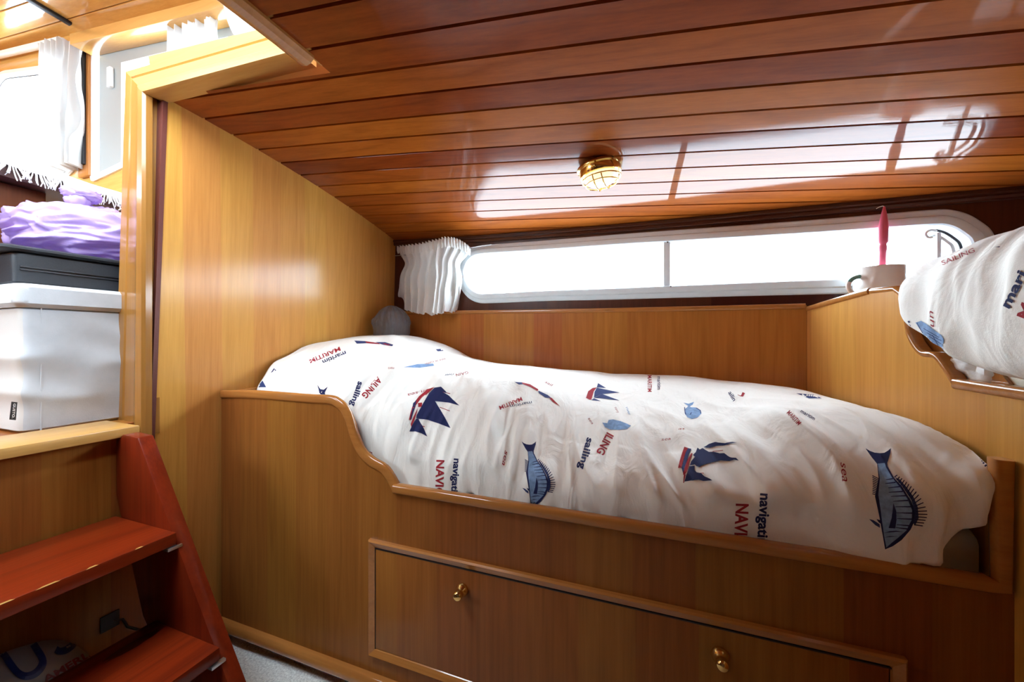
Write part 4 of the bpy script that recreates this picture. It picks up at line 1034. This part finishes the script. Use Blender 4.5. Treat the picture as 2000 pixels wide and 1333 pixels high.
# unidentified white dome by the hatch, not known to be a lamp
dc = ray(532, -2) * 1.42
mb = MB(); mb.blob(dc, (.205, .12, .215), None, 56, 36); tag(mb.build('white_dome', 'dome_shell'), 'big white rounded dome above the hatch beside the wheelhouse curtain', 'lamp')

# counter with fringed cloth
XC = -2.0
e0, e1 = atX(0, 313, XC), atX(247, 374, XC); ct0, ct1 = atX(-60, 298, XC), atX(225, 377, XC)
cn = thing('counter', (-2.3, .5, ZF), 'dark wooden counter in the wheelhouse under a fringed white cloth', 'counter')
ztop = .605
def kl(y): return .598 - .055 * (y - .585)
mb = MB(); mb.hexa([(-2.7, -.2, .575), (XC, -.2, kl(-.2) - .055), (XC, .905, kl(.905) - .055), (-2.7, .905, .53), (-2.7, -.2, .61), (XC, -.2, kl(-.2) + .005), (XC, .905, kl(.905) + .005), (-2.7, .905, .58)])
mb.bevel(.004).build('top', 'counter_dark', cn)
mb = MB(); mb.box((-2.66, -.2, ZF), (XC - .06, .705, .535)); mb.build('cabinet', 'mahogany_side', cn)
cl = thing('table_cloth', (-2.3, .5, ztop), 'white cloth with knotted fringe hanging over the counter edge', 'cloth')
mb = MB()
def clf(u, v):
    y = -.15 + 1.05 * u; x = -2.55 + (XC + .012 + 2.55) * min(1, v / .85); z = kl(y) + .012 + (0 if v < .85 else -(v - .85) / .15 * .030); return (x + (.004 if v > .85 else 0), y, z + .002 * sin(u * 40) * v)
mb.grid(clf, 60, 16); bmesh.ops.solidify(mb.bm, geom=mb.bm.faces[:], thickness=.003); mb.build('cloth', 'cloth_white', cl)
mb = MB()
for i in range(150):
    y = .30 + .60 * i / 149 + random.uniform(-.002, .002); z = kl(y) - .012; k = random.uniform(-.35, .35) + .5 * sin(i * .42); l = random.uniform(.038, .058)
    b = Vector((XC + .016, y, z + .004)); mb.tube([b, b + Vector((.006, k * .006, -l * .4)), b + Vector((.008 + random.uniform(0, .006), k * .022, -l * .8)), b + Vector((.006, k * .030 + random.uniform(-.004, .004), -l))], .0018, 5)
fo = mb.build('fringe', 'cloth_white', cl, weld=False); fo['kind'] = 'stuff'
# pale shelf edges behind the purple bag
mb = MB(); mb.box((-2.60, .72, .30), (-2.12, 1.15, .315)); tag(mb.bevel(.003).build('shelf_board', 'aluminium'), 'pale grey shelf board below the counter behind the lilac bag', 'shelf')

# storage pouf with lid and tag
pf = thing('storage_pouf', (-1.75, .75, ZF), 'grey velvet storage pouf with a padded lid behind the step sill', 'pouf')
px0, px1, py0, py1 = -2.02, -1.560, .490, .99
def rbox(x0, x1, y0, y1, z0, z1, r, nz_=14, wr=0, seed=0):
    mb = MB(); R = []
    for k in range(nz_ + 1):
        t = k / nz_; z = z0 + (z1 - z0) * t; ins = 0
        if t == 0 or t == 1: ins = .010
        row = []
        cx_, cy_ = (x0 + x1) / 2, (y0 + y1) / 2; fx_, fy_ = 1 - 2 * ins / (x1 - x0), 1 - 2 * ins / (y1 - y0)
        ol = [(cx_ + (a - cx_) * fx_, cy_ + (b - cy_) * fy_) for a, b in dense(rquad([(x0, y0), (x1, y0), (x1, y1), (x0, y1)], r, 4), .02)]
        for a, b in ol:
            w_ = wr * (fold(b * 5 + z * 7, z * 3 - b * 4, seed) - .3) * sin(pi * min(1, max(0, t))) if wr else 0
            d = Vector((a - cx_, b - cy_)).normalized(); row.append((a + d.x * w_, b + d.y * w_, z))
        R.append(row)
    mb.rows(R, True, True); return mb
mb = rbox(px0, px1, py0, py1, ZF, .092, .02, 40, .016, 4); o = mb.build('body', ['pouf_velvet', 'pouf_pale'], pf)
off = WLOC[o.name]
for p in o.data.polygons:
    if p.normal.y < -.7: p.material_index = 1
mb = rbox(px0 - .012, px1 + .014, py0 - .014, py1 + .012, .088, .152, .025, 6); mb.bevel(.004, 2, 50).build('lid', 'pouf_velvet', pf)
mb = MB(); mb.sweep([(px1 + .0015, .525, ZF), (px1 + .0015, .525, .09)], rsec(.003, .003, .001), up=(1, 0, 0)); mb.build('seam', 'pouf_velvet', pf)
mb = MB(); mb.sweep([(px1 + .0015, .715, ZF), (px1 + .0015, .715, .09)], rsec(.003, .003, .001), up=(1, 0, 0)); mb.build('seam', 'pouf_velvet', pf)
t0, t1, t2, t3 = [atX(*p, px1 + .006) for p in ((18, 820), (30, 821), (33, 786), (22, 785))]
mb = MB(); mb.prism([t0, t1, t2, t3], (.003, 0, 0)); tg = mb.build('tag', 'tag_black', pf)
V, T = text_tris('GUSTO.', .01); mb = MB(); A, B = t3 + (t2 - t3) * .30, t0 + (t1 - t0) * .30
ax = (B - A) * .82; uv = (t2 - t3) * .62; st_ = A + (B - A) * .09
for t in T: mb.poly([st_ + ax * V[i][0] + uv * V[i][1] + Vector((.0036, 0, 0)) for i in t])
mb.build('lettering', 'ink_white', tg)

# black zipped case on the pouf, lilac bag on the case
cs = thing('document_case', (-1.78, .75, .152), 'black zipped soft case lying flat on the grey pouf', 'case')
mb = rbox(-1.97, -1.63, .50, .98, .153, .250, .015, 10, .003, 6); mb.build('body', 'case_black', cs)
mb = rbox(-1.985, -1.615, .468, .985, .246, .262, .02, 3); mb.build('flap', 'case_black', cs)
for z in (.196, .204):
    mb = MB(); mb.tube([(-1.628, .51, z), (-1.626, .7, z), (-1.627, .96, z)], .0022, 6); mb.build('zip', 'case_zip', cs)
bg = thing('refuse_bag', (-1.78, .75, .262), 'shiny lilac plastic bag with a knotted top on the black case', 'bag')
def pb(d, q):
    e = 1 / max(abs(d.x) ** 3.2 + abs(d.y) ** 3.2 + abs(d.z) ** 3.2, 1e-6) ** (1 / 3.2); q = Vector((q.x * e * .93, q.y * e * .95, q.z * e * .93))
    r = sqrt((d.y + .1) ** 2 + (d.z - .9) ** 2); a = math.atan2(d.z - .9, d.y + .1)
    w1_ = nz(d.y * 2.5, d.z * 2.5, d.x * 2 + 1) * .8
    q += d * (.016 * fold(a * 2.8 + w1_, r * .9, 5) + .011 * fold(d.y * 3.2 + d.z * 2.4 + w1_, d.z * 2 - d.y * 1.3, 9) + .006 * fold(d.y * 7 - d.z * 6 + w1_, d.z * 6, 2) - .008)
    if d.z > .2: q.z += .012 * nz(d.y * 4, d.x * 4, 3)
    q.z = max(q.z, -.084)
    return q
bz0 = .264; mb = MB(); mb.blob((-1.79, .790, bz0 + .085), (.160, .255, .088), pb, 190, 100)
bag = mb.build('body', 'bag_lilac', bg, sharp=0)
kc = atX(160, 380, -1.70)
mb = MB(); mb.blob(kc, (.03, .042, .022), lambda d, q: q + d * (.007 * fold(d.y * 6, d.z * 5, 2) + .003 * nz(d.x*9, d.y*9, d.z*9)), 50, 30); mb.blob(kc + Vector((0, -.01, -.022)), (.025, .026, .024), lambda d, q: q + d * .005 * fold(d.y * 6, d.z, 7), 40, 24)
mb.build('knot', 'bag_lilac', bg, sharp=0)
